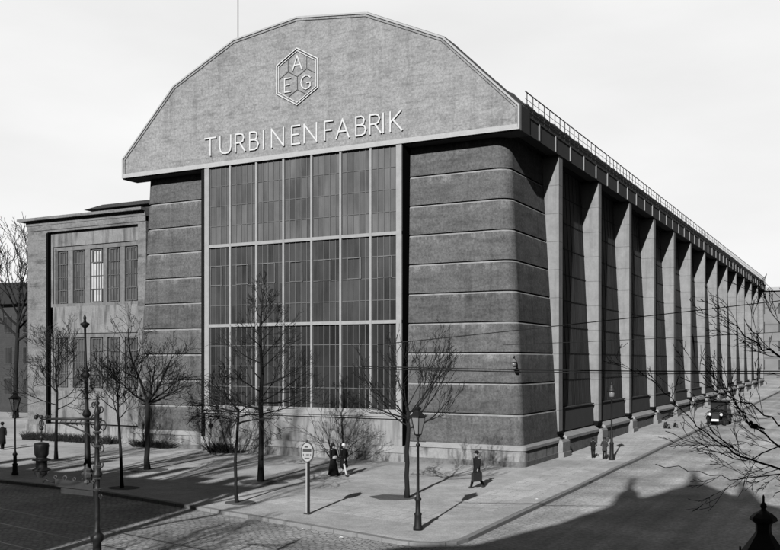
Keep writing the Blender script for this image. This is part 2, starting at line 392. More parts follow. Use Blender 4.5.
# rim trim: two light fillets with a dark joint
def inset(pts, d):
    out = []; n = len(pts)
    for i in range(n):
        p0, p1, p2 = Vector(pts[i-1]), Vector(pts[i]), Vector(pts[(i+1)%n])
        e1 = (p1-p0).normalized(); e2 = (p2-p1).normalized()
        n1 = Vector((-e1.y, e1.x)); n2 = Vector((-e2.y, e2.x))
        k = (n1+n2); k = k/ (k.length_squared/2) if k.length > 1e-6 else n1
        out.append(tuple(p1 + k*d))
    return out
ar = sum(GP[i][0]*GP[(i+1)%len(GP)][1]-GP[(i+1)%len(GP)][0]*GP[i][1] for i in range(len(GP)))
sg = 1 if ar > 0 else -1
def band(m, d0, d1, y0, y1, mi=0, skip_bottom=False):
    A = inset(GP, d0*sg); B = inset(GP, d1*sg); n = len(GP)
    for i in range(n):
        j = (i+1)%n
        if skip_bottom and abs(GP[i][1]-ZS) < .01 and abs(GP[j][1]-ZS) < .01: continue
        q = [A[i],A[j],B[j],B[i]]
        m.hexa([(x,y0,z) for x,z in q]+[(x,y1,z) for x,z in q], mi)
b = MB()
band(b, -.05, .055, 47.37, 47.56, 0); band(b, .055, .10, 47.42, 47.452, 1, True); band(b, .10, .20, 47.40, 47.46, 2, True)
band(b, .20, .225, 47.43, 47.452, 1, True); band(b, -.10, -.03, 47.561, 48.95, 1)
b.box(CX-14.4, CX+14.4, 47.385, 47.46, ZS+.06, ZS+.24, 0)
b.build('gable_trim', [M['trim'], M['trimdark'], M['gable']], hall)
# roof behind
rp = [(14.2,19.7),(9.85,24.1),(4.85,26.4),(0,27.0)]
RP = poly([(CX-x, z) for x, z in rp] + [(CX+x, z) for x, z in reversed(rp[:-1])])
b = MB(); b.prism_y(RP, 48.9, 179.5)
y = 53
while y < 178:                              # low seams across the slopes
    for (xa,za),(xb,zb) in zip(rp, rp[1:]):
        b.hexa([(CX+xa,y,za-.1),(CX+xb,y,zb-.1),(CX+xb,y+.15,zb-.1),(CX+xa,y+.15,za-.1),
                (CX+xa+.05,y,za+.08),(CX+xb,y,zb+.1),(CX+xb,y+.15,zb+.1),(CX+xa+.05,y+.15,za+.08)])
    y += 3.07
b.build('roof', M['roof'], hall)
b = MB(); b.tube([(-39.59,52,25), (-39.59,52,31.9)], .035, 6); b.build('roof_rod', M['iron'], hall)
# soffit and main box of the building
b = MB()
b.box(CX-13.7, CX+13.7, 48.3, 179, ZS+.02, ZS+.5)
b.build('soffit', M['dark'], hall)

# ---- lettering, strokes with a shaded side
GL = {  # strokes on a unit box (x, y)
 'T': (.8, [[(0,1),(.8,1)],[(.4,1),(.4,0)]]),
 'U': (.78,[[(0,1),(0,.35),(.05,.15),(.18,.03),(.39,0),(.6,.03),(.73,.15),(.78,.35),(.78,1)]]),
 'R': (.66,[[(0,0),(0,1),(.36,1),(.52,.93),(.58,.76),(.52,.58),(.36,.5),(0,.5)],[(.3,.5),(.66,0)]]),
 'B': (.6, [[(0,0),(0,1),(.32,1),(.46,.93),(.5,.78),(.45,.62),(.32,.55),(0,.55)],[(.32,.55),(.52,.46),(.6,.28),(.52,.08),(.34,0),(0,0)]]),
 'I': (0,  [[(0,0),(0,1)]]),
 'N': (.8, [[(0,0),(0,1),(.8,0),(.8,1)]]),
 'E': (.52,[[(.52,1),(0,1),(0,0),(.52,0)],[(0,.52),(.42,.52)]]),
 'F': (.5, [[(.5,1),(0,1),(0,0)],[(0,.52),(.4,.52)]]),
 'A': (.8, [[(0,0),(.4,1),(.8,0)],[(.14,.35),(.66,.35)]]),
 'K': (.68,[[(0,0),(0,1)],[(.6,1),(0,.45)],[(.16,.58),(.68,0)]]),
 'G': (.85,[[(.8,.8),(.62,.96),(.42,1),(.18,.9),(.04,.7),(0,.5),(.04,.28),(.18,.1),(.42,0),(.65,.05),(.8,.18),(.8,.45),(.5,.45)]]),
}
def stroke(m, pts, w, y0, y1, mi=0):
    for (x0,z0),(x1,z1) in zip(pts, pts[1:]):
        d = Vector((x1-x0, z1-z0)); L_ = d.length; d.normalize(); nx = Vector((-d.y, d.x))*w/2; e = d*w*.45
        q = [(x0-e.x-nx.x, z0-e.y-nx.y),(x1+e.x-nx.x, z1+e.y-nx.y),(x1+e.x+nx.x, z1+e.y+nx.y),(x0-e.x+nx.x, z0-e.y+nx.y)]
        j = rnd.uniform(0,.004)
        m.hexa([(x,y0-j,z) for x,z in q]+[(x,y1,z) for x,z in q], mi)
def glyph(m, ch, x, z, h, w, y0=47.33, y1=47.47, sx=1.0):
    wd, st = GL[ch]
    for s in st: stroke(m, [(x+px*h*sx, z+py*h) for px, py in s], w, y0, y1)
    return wd*h*sx
# start of each letter of the long word along the gable
word = 'TURBINENFABRIK'
lx = [-38.75,-37.55,-36.35,-35.2,-34.0,-33.45,-32.0,-31.05,-29.6,-28.75,-27.45,-26.45,-25.5,-24.85]
lx = [-38.75,-37.5,-36.25,-35.12,-34.05,-33.42,-31.9,-30.98,-29.5,-28.68,-27.3,-26.35,-25.45,-24.98]
b = MB()
for ch, x in zip(word, lx): glyph(b, ch, x, 19.36, 1.12, .095, 47.34)
b.build('lettering', M['letter'], hall)
# emblem: a big hexagon with three small ones in it, A above E and G
def hexa_pts(cx, cz, r): return [(cx+r*math.sin(R(60*k)), cz+r*math.cos(R(60*k))) for k in range(7)]
ex, ez = -31.54, 23.54
b = MB()
stroke(b, hexa_pts(ex, ez, 1.76), .06, 47.36, 47.47); stroke(b, hexa_pts(ex, ez, 1.60), .045, 47.38, 47.47)
b.build('emblem_frame', M['letter'], hall)
b = MB()
sr = .8
for k in range(3):
    a = R(120*k); stroke(b, [(x,z) for x, z in hexa_pts(ex+sr*math.sin(a), ez+sr*math.cos(a), sr)], .04, 47.42, 47.468)
b.build('emblem_lines', M['girder'], hall)
b = MB()
glyph(b, 'A', ex-.33, ez+.42, .86, .075, 47.37)
glyph(b, 'E', ex-.92, ez-.86, .84, .075, 47.37)
glyph(b, 'G', ex+.30, ez-.86, .84, .075, 47.37)
b.build('emblem_letters', M['letter'], hall)

# ---- the great window
WX0, WX1, ZB = -38.85, -24.28, 2.94
fw = MB(); bay = (WX1-WX0)/7
rowz = [ZB, 8.2, 13.4, ZS]
for k in range(8):
    w = .18 if k in (0,7) else .068; x = WX0+bay*k
    if k == 0: x += .18
    if k == 7: x -= .18
    fw.box(x-w, x+w, 47.43, 47.62, ZB, ZS)
for z in rowz[1:3]: fw.box(WX0, WX1, 47.445, 47.6, z-.1, z+.1)
fw.box(WX0-.02, WX1+.02, 47.42, 47.6, ZB-.12, ZB+.1)
win = fw.build('great_window', M['frame'], hall)
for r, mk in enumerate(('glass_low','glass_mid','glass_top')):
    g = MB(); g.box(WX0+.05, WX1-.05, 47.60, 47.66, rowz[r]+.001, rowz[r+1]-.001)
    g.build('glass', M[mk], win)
g = MB()
for k in range(7):
    x0 = WX0+bay*k
    for j in range(1,5): g.box(x0+bay*j/5-.022, x0+bay*j/5+.022, 47.56, 47.61, ZB, ZS)
for r in range(3):
    for j in range(1,4):
        z = rowz[r]+(rowz[r+1]-rowz[r])*j/4; g.box(WX0+.1, WX1-.1, 47.565, 47.612, z-.022, z+.022)
g.build('glazing_bars', M['bar'], win)
for k in range(7):                          # opening lights in the middle row
    x0 = WX0+bay*k+bay*.21; x1 = x0+bay*.46; z0, z1 = 10.82, 12.1; v = MB()
    v.box(x0,x0+.038,47.50,47.6,z0,z1); v.box(x1-.038,x1,47.50,47.6,z0,z1)
    v.box(x0,x1,47.505,47.6,z0,z0+.038); v.box(x0,x1,47.505,47.6,z1-.038,z1)
    v.build('vent_light', M['mull'], win)
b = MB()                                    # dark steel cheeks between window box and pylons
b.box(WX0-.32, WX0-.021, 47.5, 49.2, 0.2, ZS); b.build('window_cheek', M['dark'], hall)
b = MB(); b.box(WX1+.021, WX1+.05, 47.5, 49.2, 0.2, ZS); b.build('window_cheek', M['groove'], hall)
b = MB()                                    # sill and streaked apron under it
b.box(WX0, WX1, 47.3, 47.9, 2.62, 2.82); b.box(WX0, WX1, 47.38, 47.9, 2.5, 2.615)
b.build('sill', M['cap'], hall)
b = MB(); b.box(WX0, WX1, 47.52, 48.4, .9, 2.6); b.build('apron', M['panel'], hall)
b = MB(); b.box(WX0-.2, WX1+.2, 47.3, 48.2, .52, .92); b.build('plinth_cap', M['cap'], hall)
b = MB(); b.box(WX0-.2, WX1+.2, 47.36, 48.2, -.3, .515); b.build('plinth', M['plinth'], hall)

# ---- corner pylons
def pt(z): return (z-1.2)/17.42
def outline(z, grow=0., side=1, far=54.75):
    t = pt(z); yf = 48.02+.42*t-grow; xf = (-17.12-1.03*t if side > 0 else -17.62-.6*t)+grow; r = .5+.32*max(t,0)
    pts = [(-24.2, yf+2), (-24.2, yf)]
    for k in range(0, 11):
        a = -PI/2+PI/2*k/10; pts.append((xf-r+r*math.cos(a), yf+r+r*math.sin(a)))
    pts += [(xf, far), (xf-1, far)]
    if side < 0: pts = [(2*CX-x, y) for x, y in reversed(pts)]
    return pts
for side, nm in ((1,'corner_pylon'),(-1,'corner_pylon')):
    py = MB(); n_ = None
    for k in range(10):
        z0, z1 = Z[k], (Z[k+1] if k < 9 else ZS+.1)
        zt = z1-.065 if k < 9 else z1
        zc = zt-.085
        lo = [(x,y,z0) for x,y in outline(z0, 0, side)]; hi = [(x,y,zc) for x,y in outline(zc, 0, side)]
        py.ring(lo, hi, (True, False), 0, False)
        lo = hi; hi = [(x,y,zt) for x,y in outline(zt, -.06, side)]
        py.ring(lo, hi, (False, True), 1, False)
        if k < 9:
            lo = [(x,y,zt-.01) for x,y in outline(zt, -.13, side)]; hi = [(x,y,z1+.01) for x,y in outline(z1, -.13, side)]
            py.ring(lo, hi, (False, False), 2, False)
    p = py.build(nm, [M['pylon'], M['chamfer'], M['groove']], hall)
    q = MB()
    def lp(z, g): return [(x,y,z) for x,y in outline(1.2, g, side)]
    q.ring(lp(-.3,.12), lp(.9,.12), (True,True)); q.build('plinth', M['plinth'], p)
    q = MB(); q.ring(lp(-.3,.2), lp(.28,.19), (True,True)); q.build('footing', M['plinthlow'], p)
    q = MB(); q.ring(lp(.902,.2), lp(1.06,.2), (True,True)); q.ring(lp(1.06,.2), lp(1.19,.05), (False,True)); q.build('plinth_cap', M['cap'], p)

# ---- the long side: columns, leaning glass bays, girder, railing
XF = -17.05
def xw(z): return -17.5 - .85*pt(z)
colY = [55.42+9.22*k-.48 for k in range(14)]
for y in colY:
    g0 = gz(y)
    zb = 1.55+g0*.75
    c = MB(); hw = .34
    def xi(z): return xw(z)-.12
    c.hexa([(xi(zb),y-hw,zb),(XF-.04,y-hw,zb),(XF-.04,y+hw,zb),(xi(zb),y+hw,zb),(xi(ZS),y-hw,ZS),(XF-.04,y-hw,ZS),(XF-.04,y+hw,ZS),(xi(ZS),y+hw,ZS)])
    c.box(XF-.04, XF, y-hw-.04, y+hw+.04, zb, ZS)
    cc = c.build('column', M['steel'], hall)
    p = MB(); p.box(XF-.5, XF+.02, y-.55, y+.55, zb-.16, zb-.02); p.box(XF-.42, XF-.02, y-.42, y+.42, zb-.3, zb-.16)
    p.tube([(XF-.22,y-.5,zb-.36),(XF-.22,y+.5,zb-.36)], .1, 10)
    p.box(XF-.5, XF+.08, y-.6, y+.6, zb-.52, zb-.42)
    p.build('hinge_shoe', M['dark'], cc)
    p = MB(); t = zb-.52
    p.box(-17.9, -16.68, y-.75, y+.75, g0-.4, t-.12)
    p.hexa([(-17.9,y-.75,t-.12),(-16.68,y-.75,t-.12),(-16.68,y+.75,t-.12),(-17.9,y+.75,t-.12),(-17.9,y-.68,t),(-16.76,y-.68,t),(-16.76,y+.68,t),(-17.9,y+.68,t)])
    p.box(-17.9, -16.6, y-.83, y+.83, g0-.4, g0+.3)
    p.build('pedestal', M['pedestal'], cc)
for k, y in enumerate(colY[:-1]):
    y0, y1 = y+.3, colY[k+1]-.3; yl = (y0+y1)/2; g0 = gz(yl); zs = 1.35+g0*.8
    fr = MB()
    def leanbox(m, ya, yb, za, zb_, out, thick, mi=0):
        m.hexa([(xw(za)+out-thick,ya,za),(xw(za)+out,ya,za),(xw(za)+out,yb,za),(xw(za)+out-thick,yb,za),
                (xw(zb_)+out-thick,ya,zb_),(xw(zb_)+out,ya,zb_),(xw(zb_)+out,yb,zb_),(xw(zb_)+out-thick,yb,zb_)], mi)
    nb = 9
    for j in range(nb+1):
        yy = y0+.5+(y1-y0-1.0)*j/nb; w = .016 if j % 3 else .035
        leanbox(fr, yy-w, yy+w, zs, ZS, .02, .06)
    for z in Z[1:]:
        leanbox(fr, y0, y1, z-.03, z+.03, .03, .07)
    w_ = fr.build('side_window', M['sidebar'], hall)
    g = MB(); leanbox(g, y0, y1, zs, ZS, 0, .1); g.build('glass', M['glass_side'], w_)
    g = MB(); leanbox(g, y0+.45, y1-.45, zs+.05, 2.85, .22, .2); g.box(xw(2.95)-.1, xw(2.95)+.3, y0+.35, y1-.35, 2.87, 2.95)
    g.build('lower_panel', M['girder'], w_)
    g = MB(); g.box(-18.1, -17.0, y0+.5, y1-.5, g0-.4, g0*.9+.9); g.build('plinth', M['plinthlow'], hall)
    g = MB(); g.box(-18.1, -16.88, y0+.5, y1-.5, g0*.9+.902, g0*.9+1.08)
    g.hexa([(-18.1,y0+.5,g0*.9+1.08),(-16.88,y0+.5,g0*.9+1.08),(-16.88,y1-.5,g0*.9+1.08),(-18.1,y1-.5,g0*.9+1.08),
            (-18.1,y0+.5,g0*.9+1.3),(-17.2,y0+.5,g0*.9+1.3),(-17.2,y1-.5,g0*.9+1.3),(-18.1,y1-.5,g0*.9+1.3)])
    g.build('plinth_cap', M['cap'], hall)
b = MB(); b.box(CX-13, -19.4, 54.8, 178.6, -.3, ZS); b.build('inner_core', M['dark'], hall)
b = MB(); b.box(-17.6, -17.04, 48.35, 178.9, ZS, 19.55); b.box(-17.75, -17.0, 48.35, 178.95, 19.552, 19.68)
b.box(-17.7, -17.0, 48.35, 178.92, ZS-.06, ZS-.002)
gir = b.build('eaves_girder', M['girder'], hall)
y = 50.75
while y < 178.5:
    b = MB(); b.box(-17.04, -16.98, y-.08, y+.08, ZS, 19.55); b.build('stiffener', M['stiff'], gir); y += 3.073
b = MB(); xr = -17.12; y = 48.9; i = 0
while y < 178.5:
    b.box(xr-.02, xr+.02, y-.02, y+.02, 19.68, 20.95); y += 1.02; i += 1
for z, r in ((20.95,.035),(20.55,.014),(20.2,.03),(19.95,.03)): b.tube([(xr,48.6,z),(xr,178.7,z)], r, 6)
b.box(xr-.5, xr-.42, 48.96, 178.6, 19.7, 20.5)
b.build('railing', M['iron'], hall)
# end wall of the hall
b = MB(); b.box(CX-14, -17.9, 178.6, 179.4, -.3, 19.6); b.build('end_wall', M['pylon'], hall)
# wall lamp on the corner
lamp = thing('wall_lamp', 'small arc lamp on a scrolled bracket high on the corner pylon', 'lamp', (-17.6,48.2,5.8))
b = MB(); b.tube([(-17.75,48.35,6.0),(-17.5,47.9,6.15),(-17.35,47.5,6.1),(-17.3,47.3,5.95)], .035, 8); b.tube([(-17.75,48.35,5.5),(-17.45,47.9,5.75),(-17.38,47.6,6.05)], .025, 6)
b.build('bracket', M['iron'], lamp)
b = MB(); b.lathe([(.02,.02),(.07,0),(.1,-.06),(.17,-.14),(.18,-.16),(.1,-.17)], (-17.3,47.25,6.0), 14); b.build('lamp_shade', M['plinthlow'], lamp)
b = MB(); b.ball((-17.3,47.25,5.72), .12); b.build('globe', M['lampglass'], lamp)

# ------------------------------------------------------------------ the lower side building on the left
W0 = (-51, 48.6, 0)
wing = thing('side_hall', 'lower flat roofed side building of pale render with two wide window bays', 'building', W0)
Yf = 48.6
b = MB()
X0, X1 = -56.85, -45.0
b.box(X0, -54.75, Yf, 60, -.3, 16.1)                   # outer pier
b.box(-54.75, X1, Yf, 60, 15.55, 16.1)                 # lintel
b.box(-45.75, X1, Yf, 60, -.3, 15.55)                  # inner pier
b.box(X0-.1, X1, Yf+1.2, 60, -.3, 16.05)
b.box(X0-.003, X1, Yf-.06, Yf+.3, 15.72, 16.1)
b.build('wall', M['wing'], wing)
b = MB(); b.box(X0-.62, X1, Yf-.5, 60.5, 16.44, 16.64); b.box(X0-.1, X1, Yf-.1, 60.4, 16.1, 16.44)
b.build('cornice', M['wing'], wing)
b = MB(); b.box(-54.86, -54.68, Yf-.01, Yf+.45, .2, 15.5); b.build('reveal_shade_strip', M['groove'], wing)  # shade down the pier edge put in as a near-black strip
b = MB(); b.box(-54.3, -54.22, Yf+.36, Yf+.55, 3.7, 14.3); b.build('frame_edge', M['dark'], wing)
yr = Yf+.3                                           # recessed field
b = MB()
b.box(-54.75, -45.75, yr, yr+.6, 14.45, 15.55); b.box(-54.75, -45.75, yr, yr+.6, 7.95, 9.95)
b.box(-54.75, -45.75, yr, yr+.6, 1.3, 3.7); b.box(-54.75, -54.5, yr, yr+.6, 3.7, 14.45); b.box(-46.0, -45.75, yr, yr+.6, 3.7, 14.45)
b.build('recessed_field', M['winglight'], wing)
b = MB(); b.box(-54.9, -45.6, Yf-.02, yr+.6, -.3, 1.2); b.box(X0-.1, -54.9, Yf-.12, 60, -.3, 1.1); b.box(-45.6, X1, Yf-.12, 60, -.3, 1.1)
b.build('plinth', M['plinth'], wing)
lights = [(-54.15,-53.05),(-52.55,-51.3),(-50.8,-49.5),(-49.1,-47.85),(-47.4,-46.15)]
for z0, z1, up in ((9.95,14.45,True),(3.7,7.95,False)):
    fr = MB(); ya = yr+.12
    xs_ = [-54.5]+[v for l in lights for v in l]+[-46.0]
    for i in range(0, len(xs_), 2): fr.box(xs_[i], xs_[i+1], ya, ya+.3, z0, z1)
    fr.box(-54.5,-46.0, ya-.02, ya+.28, z1-.32, z1-.001); fr.box(-54.5,-46.0, ya-.1, ya+.28, z0+.001, z0+.22)
    w = fr.build('wing_window', M['mull'], wing)
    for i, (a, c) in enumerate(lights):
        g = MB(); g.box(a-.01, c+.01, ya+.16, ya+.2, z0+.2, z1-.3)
        g.build('pane', M['glass_glint'] if (up and i == 2) else M['glass_wing'], w)
    g = MB()
    for a, c in lights:
        for j in range(1,5): g.box(a+(c-a)*j/5-.018, a+(c-a)*j/5+.018, ya+.1, ya+.162, z0+.2, z1-.3)
        for j in (1,2,3): zz = z0+.2+(z1-z0-.5)*j/4; g.box(a, c, ya+.1, ya+.165, zz-.02, zz+.02)
        for (q0,q1) in ((z0+.28, z0+1.25),(z1-1.35, z1-.38)):
            e = .15; t = .05
            g.box(a+e, a+e+t, ya+.06, ya+.13, q0, q1); g.box(c-e-t, c-e, ya+.06, ya+.13, q0, q1)
            g.box(a+e, c-e, ya+.065, ya+.13, q0, q0+t); g.box(a+e, c-e, ya+.065, ya+.13, q1-t, q1)
    g.build('glazing_bars', M['bar'], w)
b = MB(); b.box(-55.9, X1, 55, 59.8, 16.74, 18.5)
b.hexa([(-57.3,54.6,18.3),(-45,54.6,18.3),(-45,60,18.3),(-57.3,60,18.3),(-56.6,56,18.9),(-45,56,18.9),(-45,60,18.9),(-56.6,60,18.9)])
b.build('roof_storey', M['roof'], wing)

# ------------------------------------------------------------------ house far left, building closing the street
hs = thing('gabled_house', 'dark old brick house with a tiled roof beyond the side building', 'house', (-86,70,0))
b = MB(); b.box(-100, -70, 70, 84, -.3, 12.4); b.build('wall', M['brick'], hs)
b = MB(); b.prism_y(poly([(-101,12.2),(-85.5,14.6),(-69.5,14.1),(-69.5,12.2)]), 69.3, 84.6); b.build('roof', M['tile'], hs)
for x in (-97,-94,-91,-88,-85,-82):
    for z in (2.2,5.6,9):
        w = MB(); w.box(x-.6, x+.6, 69.92, 70.05, z, z+1.9); w = w.build('window', M['girder'], hs)
        g = MB(); g.box(x-.5,x-.05,69.88,69.93,z+.1,z+1.8); g.box(x+.05,x+.5,69.88,69.93,z+.1,z+1.8); g.build('pane', M['glass_low'], w)
eb = thing('end_building', 'pale tall building closing the far end of the street', 'building', (0,200,2))
b = MB(); b.box(-40, 30, 200, 215, 1, 20.2); b.build('wall', M['farwall'], eb)
b = MB(); b.box(-40.6, 30.6, 199.5, 215.5, 20.2, 20.9); b.build('cornice', M['trim'], eb)
for x in range(-36, 28, 4):
    for z in (4.2,8,11.8,15.6):
        w = MB(); w.box(x-.7,x+.7,199.9,200.1,z,z+2.1); w.build('window', M['glass_side'], eb)

# ------------------------------------------------------------------ buildings opposite, behind the camera (they throw the big shadows)
op = thing('opposite_building', 'gabled corner house across the street whose pinnacled shadow lies on the road', 'building', (1.3,-3,0))
sil = [(-9.4,0),(-9.4,12.6),(-8.0,13.6),(-5.9,14.2),(-3.75,16.6),(-2.4,18.6),(-2.0,19.2),(-1.9,21.2),(-1.7,21.6),(-1.6,23.7),(-1.5,21.6),(-1.2,21.0),(-1.05,20.2),
       (-.4,20.9),(.25,21.9),(.7,22.3),(1.0,23.2),(1.15,23.3),(1.2,24.2),(1.35,24.5),(1.4,26.0),(1.5,24.5),(1.6,24.1),(1.7,23.2),(2.1,22.6),(2.6,22.0),
       (3.1,21.2),(3.3,22.6),(3.5,22.9),(3.55,24.4),(3.65,22.9),(3.85,22.4),(4.0,20.6),(5.2,19.8),(7,17.5),(8.5,15.5),(11,14.5),(22,14.2),(22,0)]
b = MB(); b.prism_y(poly(sil), -4.2, -3.0); b.build('gable_front', M['brick'], op)
b = MB(); b.box(-9.38, 21.98, -16, -4.2, 0, 12.5); b.build('wall', M['brick'], op)
for x in (-7.5,-5,-2.5,0,2.5,5,7.5,10,12.5,15):
    for z in (1.5,5.0,8.5):
        w = MB(); w.box(x-.55,x+.55,-3.05,-2.94,z,z+2.1); w.build('window', M['glass_low'], op)
ob = thing('unseen_opposite_tenement', 'unseen plain tenement block across the street, behind the camera, with its long cornice', 'building', (-40,-3,0))
b = MB(); b.box(-75, -18.9, -16, -3, 0, 17.0); b.build('wall', M['brick'], ob)
b = MB(); b.box(-75.4, -18.6, -16.4, -2.6, 17.0, 17.5); b.build('cornice', M['trim'], ob)
for x0, w_, h_ in ((-20.6,.7,1.7),(-22.6,1.5,1.0),(-25.4,.6,2.4),(-27.3,.9,1.2),(-29.6,1.8,.9),(-31.9,.6,2.8),(-34.5,1.2,1.3),(-37.2,.8,2.2),(-40.1,1.6,1.0),(-43.5,.7,2.3)):  # unseen roof blocks added to break up the tenement's shadow edge
    q = MB(); q.box(x0-w_/2, x0+w_/2, -4.6, -3.4, 17.5, 17.5+h_); q.box(x0-w_/2-.08, x0+w_/2+.08, -4.7, -3.3, 17.5+h_, 17.62+h_)
    q.build('added_chimney' if w_ < 1 else 'added_dormer', M['brick'], ob)
for x in range(-72, -19, 3):
    for z in (1.5,5.0,8.5,12):
        w = MB(); w.box(x-.55,x+.55,-2.99,-2.94,z,z+2.1); w.build('window', M['glass_low'], ob)

# ------------------------------------------------------------------ bare trees
def twigs(m, p, d, L, r, lvl, rn, droop=0, spread=.7, up=.12, n=5, minr=.006, kids=(5,4,3)):
    pts = [Vector(p)]; d = Vector(d).normalized(); k = max(4, n-lvl) + 1
    rad = [r]
    side_d = []
    for i in range(k):
        w = Vector((rn.gauss(0,1), rn.gauss(0,1), rn.gauss(0,.8)))*.11
        d = (d + w + Vector((0,0,up-droop*(i/k)))).normalized()
        pts.append(pts[-1]+d*L/k); rad.append(max(minr, r*(1-.72*(i+1)/k))); side_d.append(d.copy())
    m.tube(pts, rad, 7 if r > .04 else (5 if r > .015 else 3), caps=False)
    if lvl >= len(kids): return
    nk = kids[lvl]
    for j in range(nk):
        t = .25+.7*(j+rn.random()*.8)/nk; t = min(t, .98); f = t*k; i = int(f); q = pts[i].lerp(pts[i+1], f-i)
        ax = side_d[i].cross(Vector((rn.gauss(0,1), rn.gauss(0,1), rn.gauss(0,1)))).normalized()
        dd = (side_d[i] + ax*rn.uniform(spread*.7, spread*1.5)).normalized()
        twigs(m, q, dd, L*rn.uniform(.45,.7)*(1.1-.4*t), max(minr, rad[i]*.55), lvl+1, rn, droop, spread, up, n, minr, kids)

def tree(base, trunk_pts, trunk_r, limbs, label, seed, kids=(5,4,3), group='bare street trees', minr=.009, droop=0, spread=.7, up=.1, name='bare_tree', mt='bark'):
    rn = random.Random(seed)
    t = thing(name, label, 'tree', base, group=group)
    base = Vector(base)
    m = MB(); P = [Vector((0,0,-.1))]+[Vector(p) for p in trunk_pts]; fine = []; rad = []
    for i, (a, c) in enumerate(zip(P, P[1:])):
        for q in range(3):
            fine.append(a.lerp(c, q/3)+Vector((rn.gauss(0,.015), rn.gauss(0,.015), 0)))
    fine.append(P[-1]); K = len(fine)
    for i in range(K):
        f = i/(K-1); rad.append(trunk_r[0]*(1-f)+trunk_r[1]*f + (trunk_r[0]*.35 if i == 0 else 0))
    m.tube([p+base for p in fine], rad, 9); m.build('trunk', M[mt], t)
    c = MB()
    for (h, az, el, L, r) in limbs:
        # attach on the trunk at height h
        q = fine[-1]
        for a, e in zip(fine, fine[1:]):
            if a.z <= h <= e.z: q = a.lerp(e, (h-a.z)/max(1e-6, e.z-a.z))
        d = (math.cos(R(el))*math.cos(R(az)), math.cos(R(el))*math.sin(R(az)), math.sin(R(el)))
        twigs(c, q+base, d, L, r, 0, rn, droop, spread, up, 6, minr, kids)
    c.build('crown', M[mt], t)
    return t
G = 'bare street trees on the factory pavement'
# azimuth 25 = screen right, 205 = screen left
def fan(n, h0, h1, el0, el1, L0, L1, r, seed, az0=0):
    q = random.Random(seed); o = []
    for i in range(n):
        f = i/max(1, n-1); o.append((h0+(h1-h0)*f, az0+137.5*i+q.uniform(-15,15), el0+(el1-el0)*f+q.uniform(-6,6), (L0+(L1-L0)*f)*q.uniform(.85,1.15), r*(1-.45*f)))
    return o
tree((-17.65,35,0), [(0,0,1.5),(.05,0,3.0),(.0,0,3.9)], (.11,.075),
     fan(9, 3.0, 3.9, 8, 62, 2.5, 2.7, .042, 3, 20)+[(3.4,25,22,2.6,.042),(3.4,205,8,2.3,.04),(3.6,28,40,2.7,.04)],
     'bare wide-forking tree right behind the gas lantern in front of the window edge', 11, (5,4,2), G, spread=.5)
tree((-26.28,36.34,0), [(0,0,3),(.05,0,5.2),(-.1,0,7.2),(.1,0,8.8)], (.14,.035),
     fan(20, 3.3, 8.5, 5, 48, 2.9, 1.1, .042, 8, 60)+[(8.7,90,80,1.2,.025),(3.5,205,10,2.8,.04),(3.9,25,12,2.9,.04)],
     'tallest bare tree, standing before the great window with its straight dark trunk', 12, (5,4,3), G, spread=.7, minr=.007, up=.07)
tree((-23.26,30.48,0), [(-.1,0,1.6),(.0,0,2.6),(.08,0,3.9)], (.075,.05),
     fan(8, 3.3, 3.9, 12, 40, 1.7, 1.6, .04, 21, 10)+[(3.8,205,8,1.9,.04),(3.8,190,40,1.9,.04)],
     'slender young bare tree close to the kerb, left of the round tram stop sign', 13, (5,4,3), G, spread=.8, up=.02, droop=.08)
tree((-34.63,37.48,0), [(.05,0,2),(.05,0,3.7)], (.15,.11),
     [(3.7,200,62,4.2,.08),(3.65,25,48,3.2,.065),(3.6,20,12,2.5,.07),(3.6,60,20,2.2,.06),(3.65,210,20,2.4,.06),(3.6,330,25,2.2,.06),(3.7,120,50,3,.07)],
     'forked bare tree with gnarled limbs before the left pylon', 14, (7,5,3), G, spread=.85, up=.05)
tree((-30.72,31.61,0), [(-.1,0,1.8),(-.25,0,3.4),(-.3,0,4.6)], (.08,.045),
     fan(9, 3.2, 4.6, 15, 55, 1.9, 1.8, .03, 32, 0), 'thin bare tree between the near ornate post and the forked tree', 15, (5,5,3), G, spread=.75)
tree((-42.93,38.76,0), [(0,0,2),(.1,0,4),(-.1,0,6)], (.11,.045),
     fan(12, 3, 6, 8, 60, 2.6, 2, .038, 41, 90), 'bare tree behind the hanging arc lamp, below the side building windows', 16, (6,5,3), G, spread=.75)
tree((-76.6,64,0), [(0,0,5),(.3,0,9),(.5,0,12)], (.26,.14),
     fan(12, 8, 12, 25, 75, 6, 6, .14, 51, 30), 'big bare tree against the sky beyond the side building, far left', 17, (5,4,3), None, minr=.02)
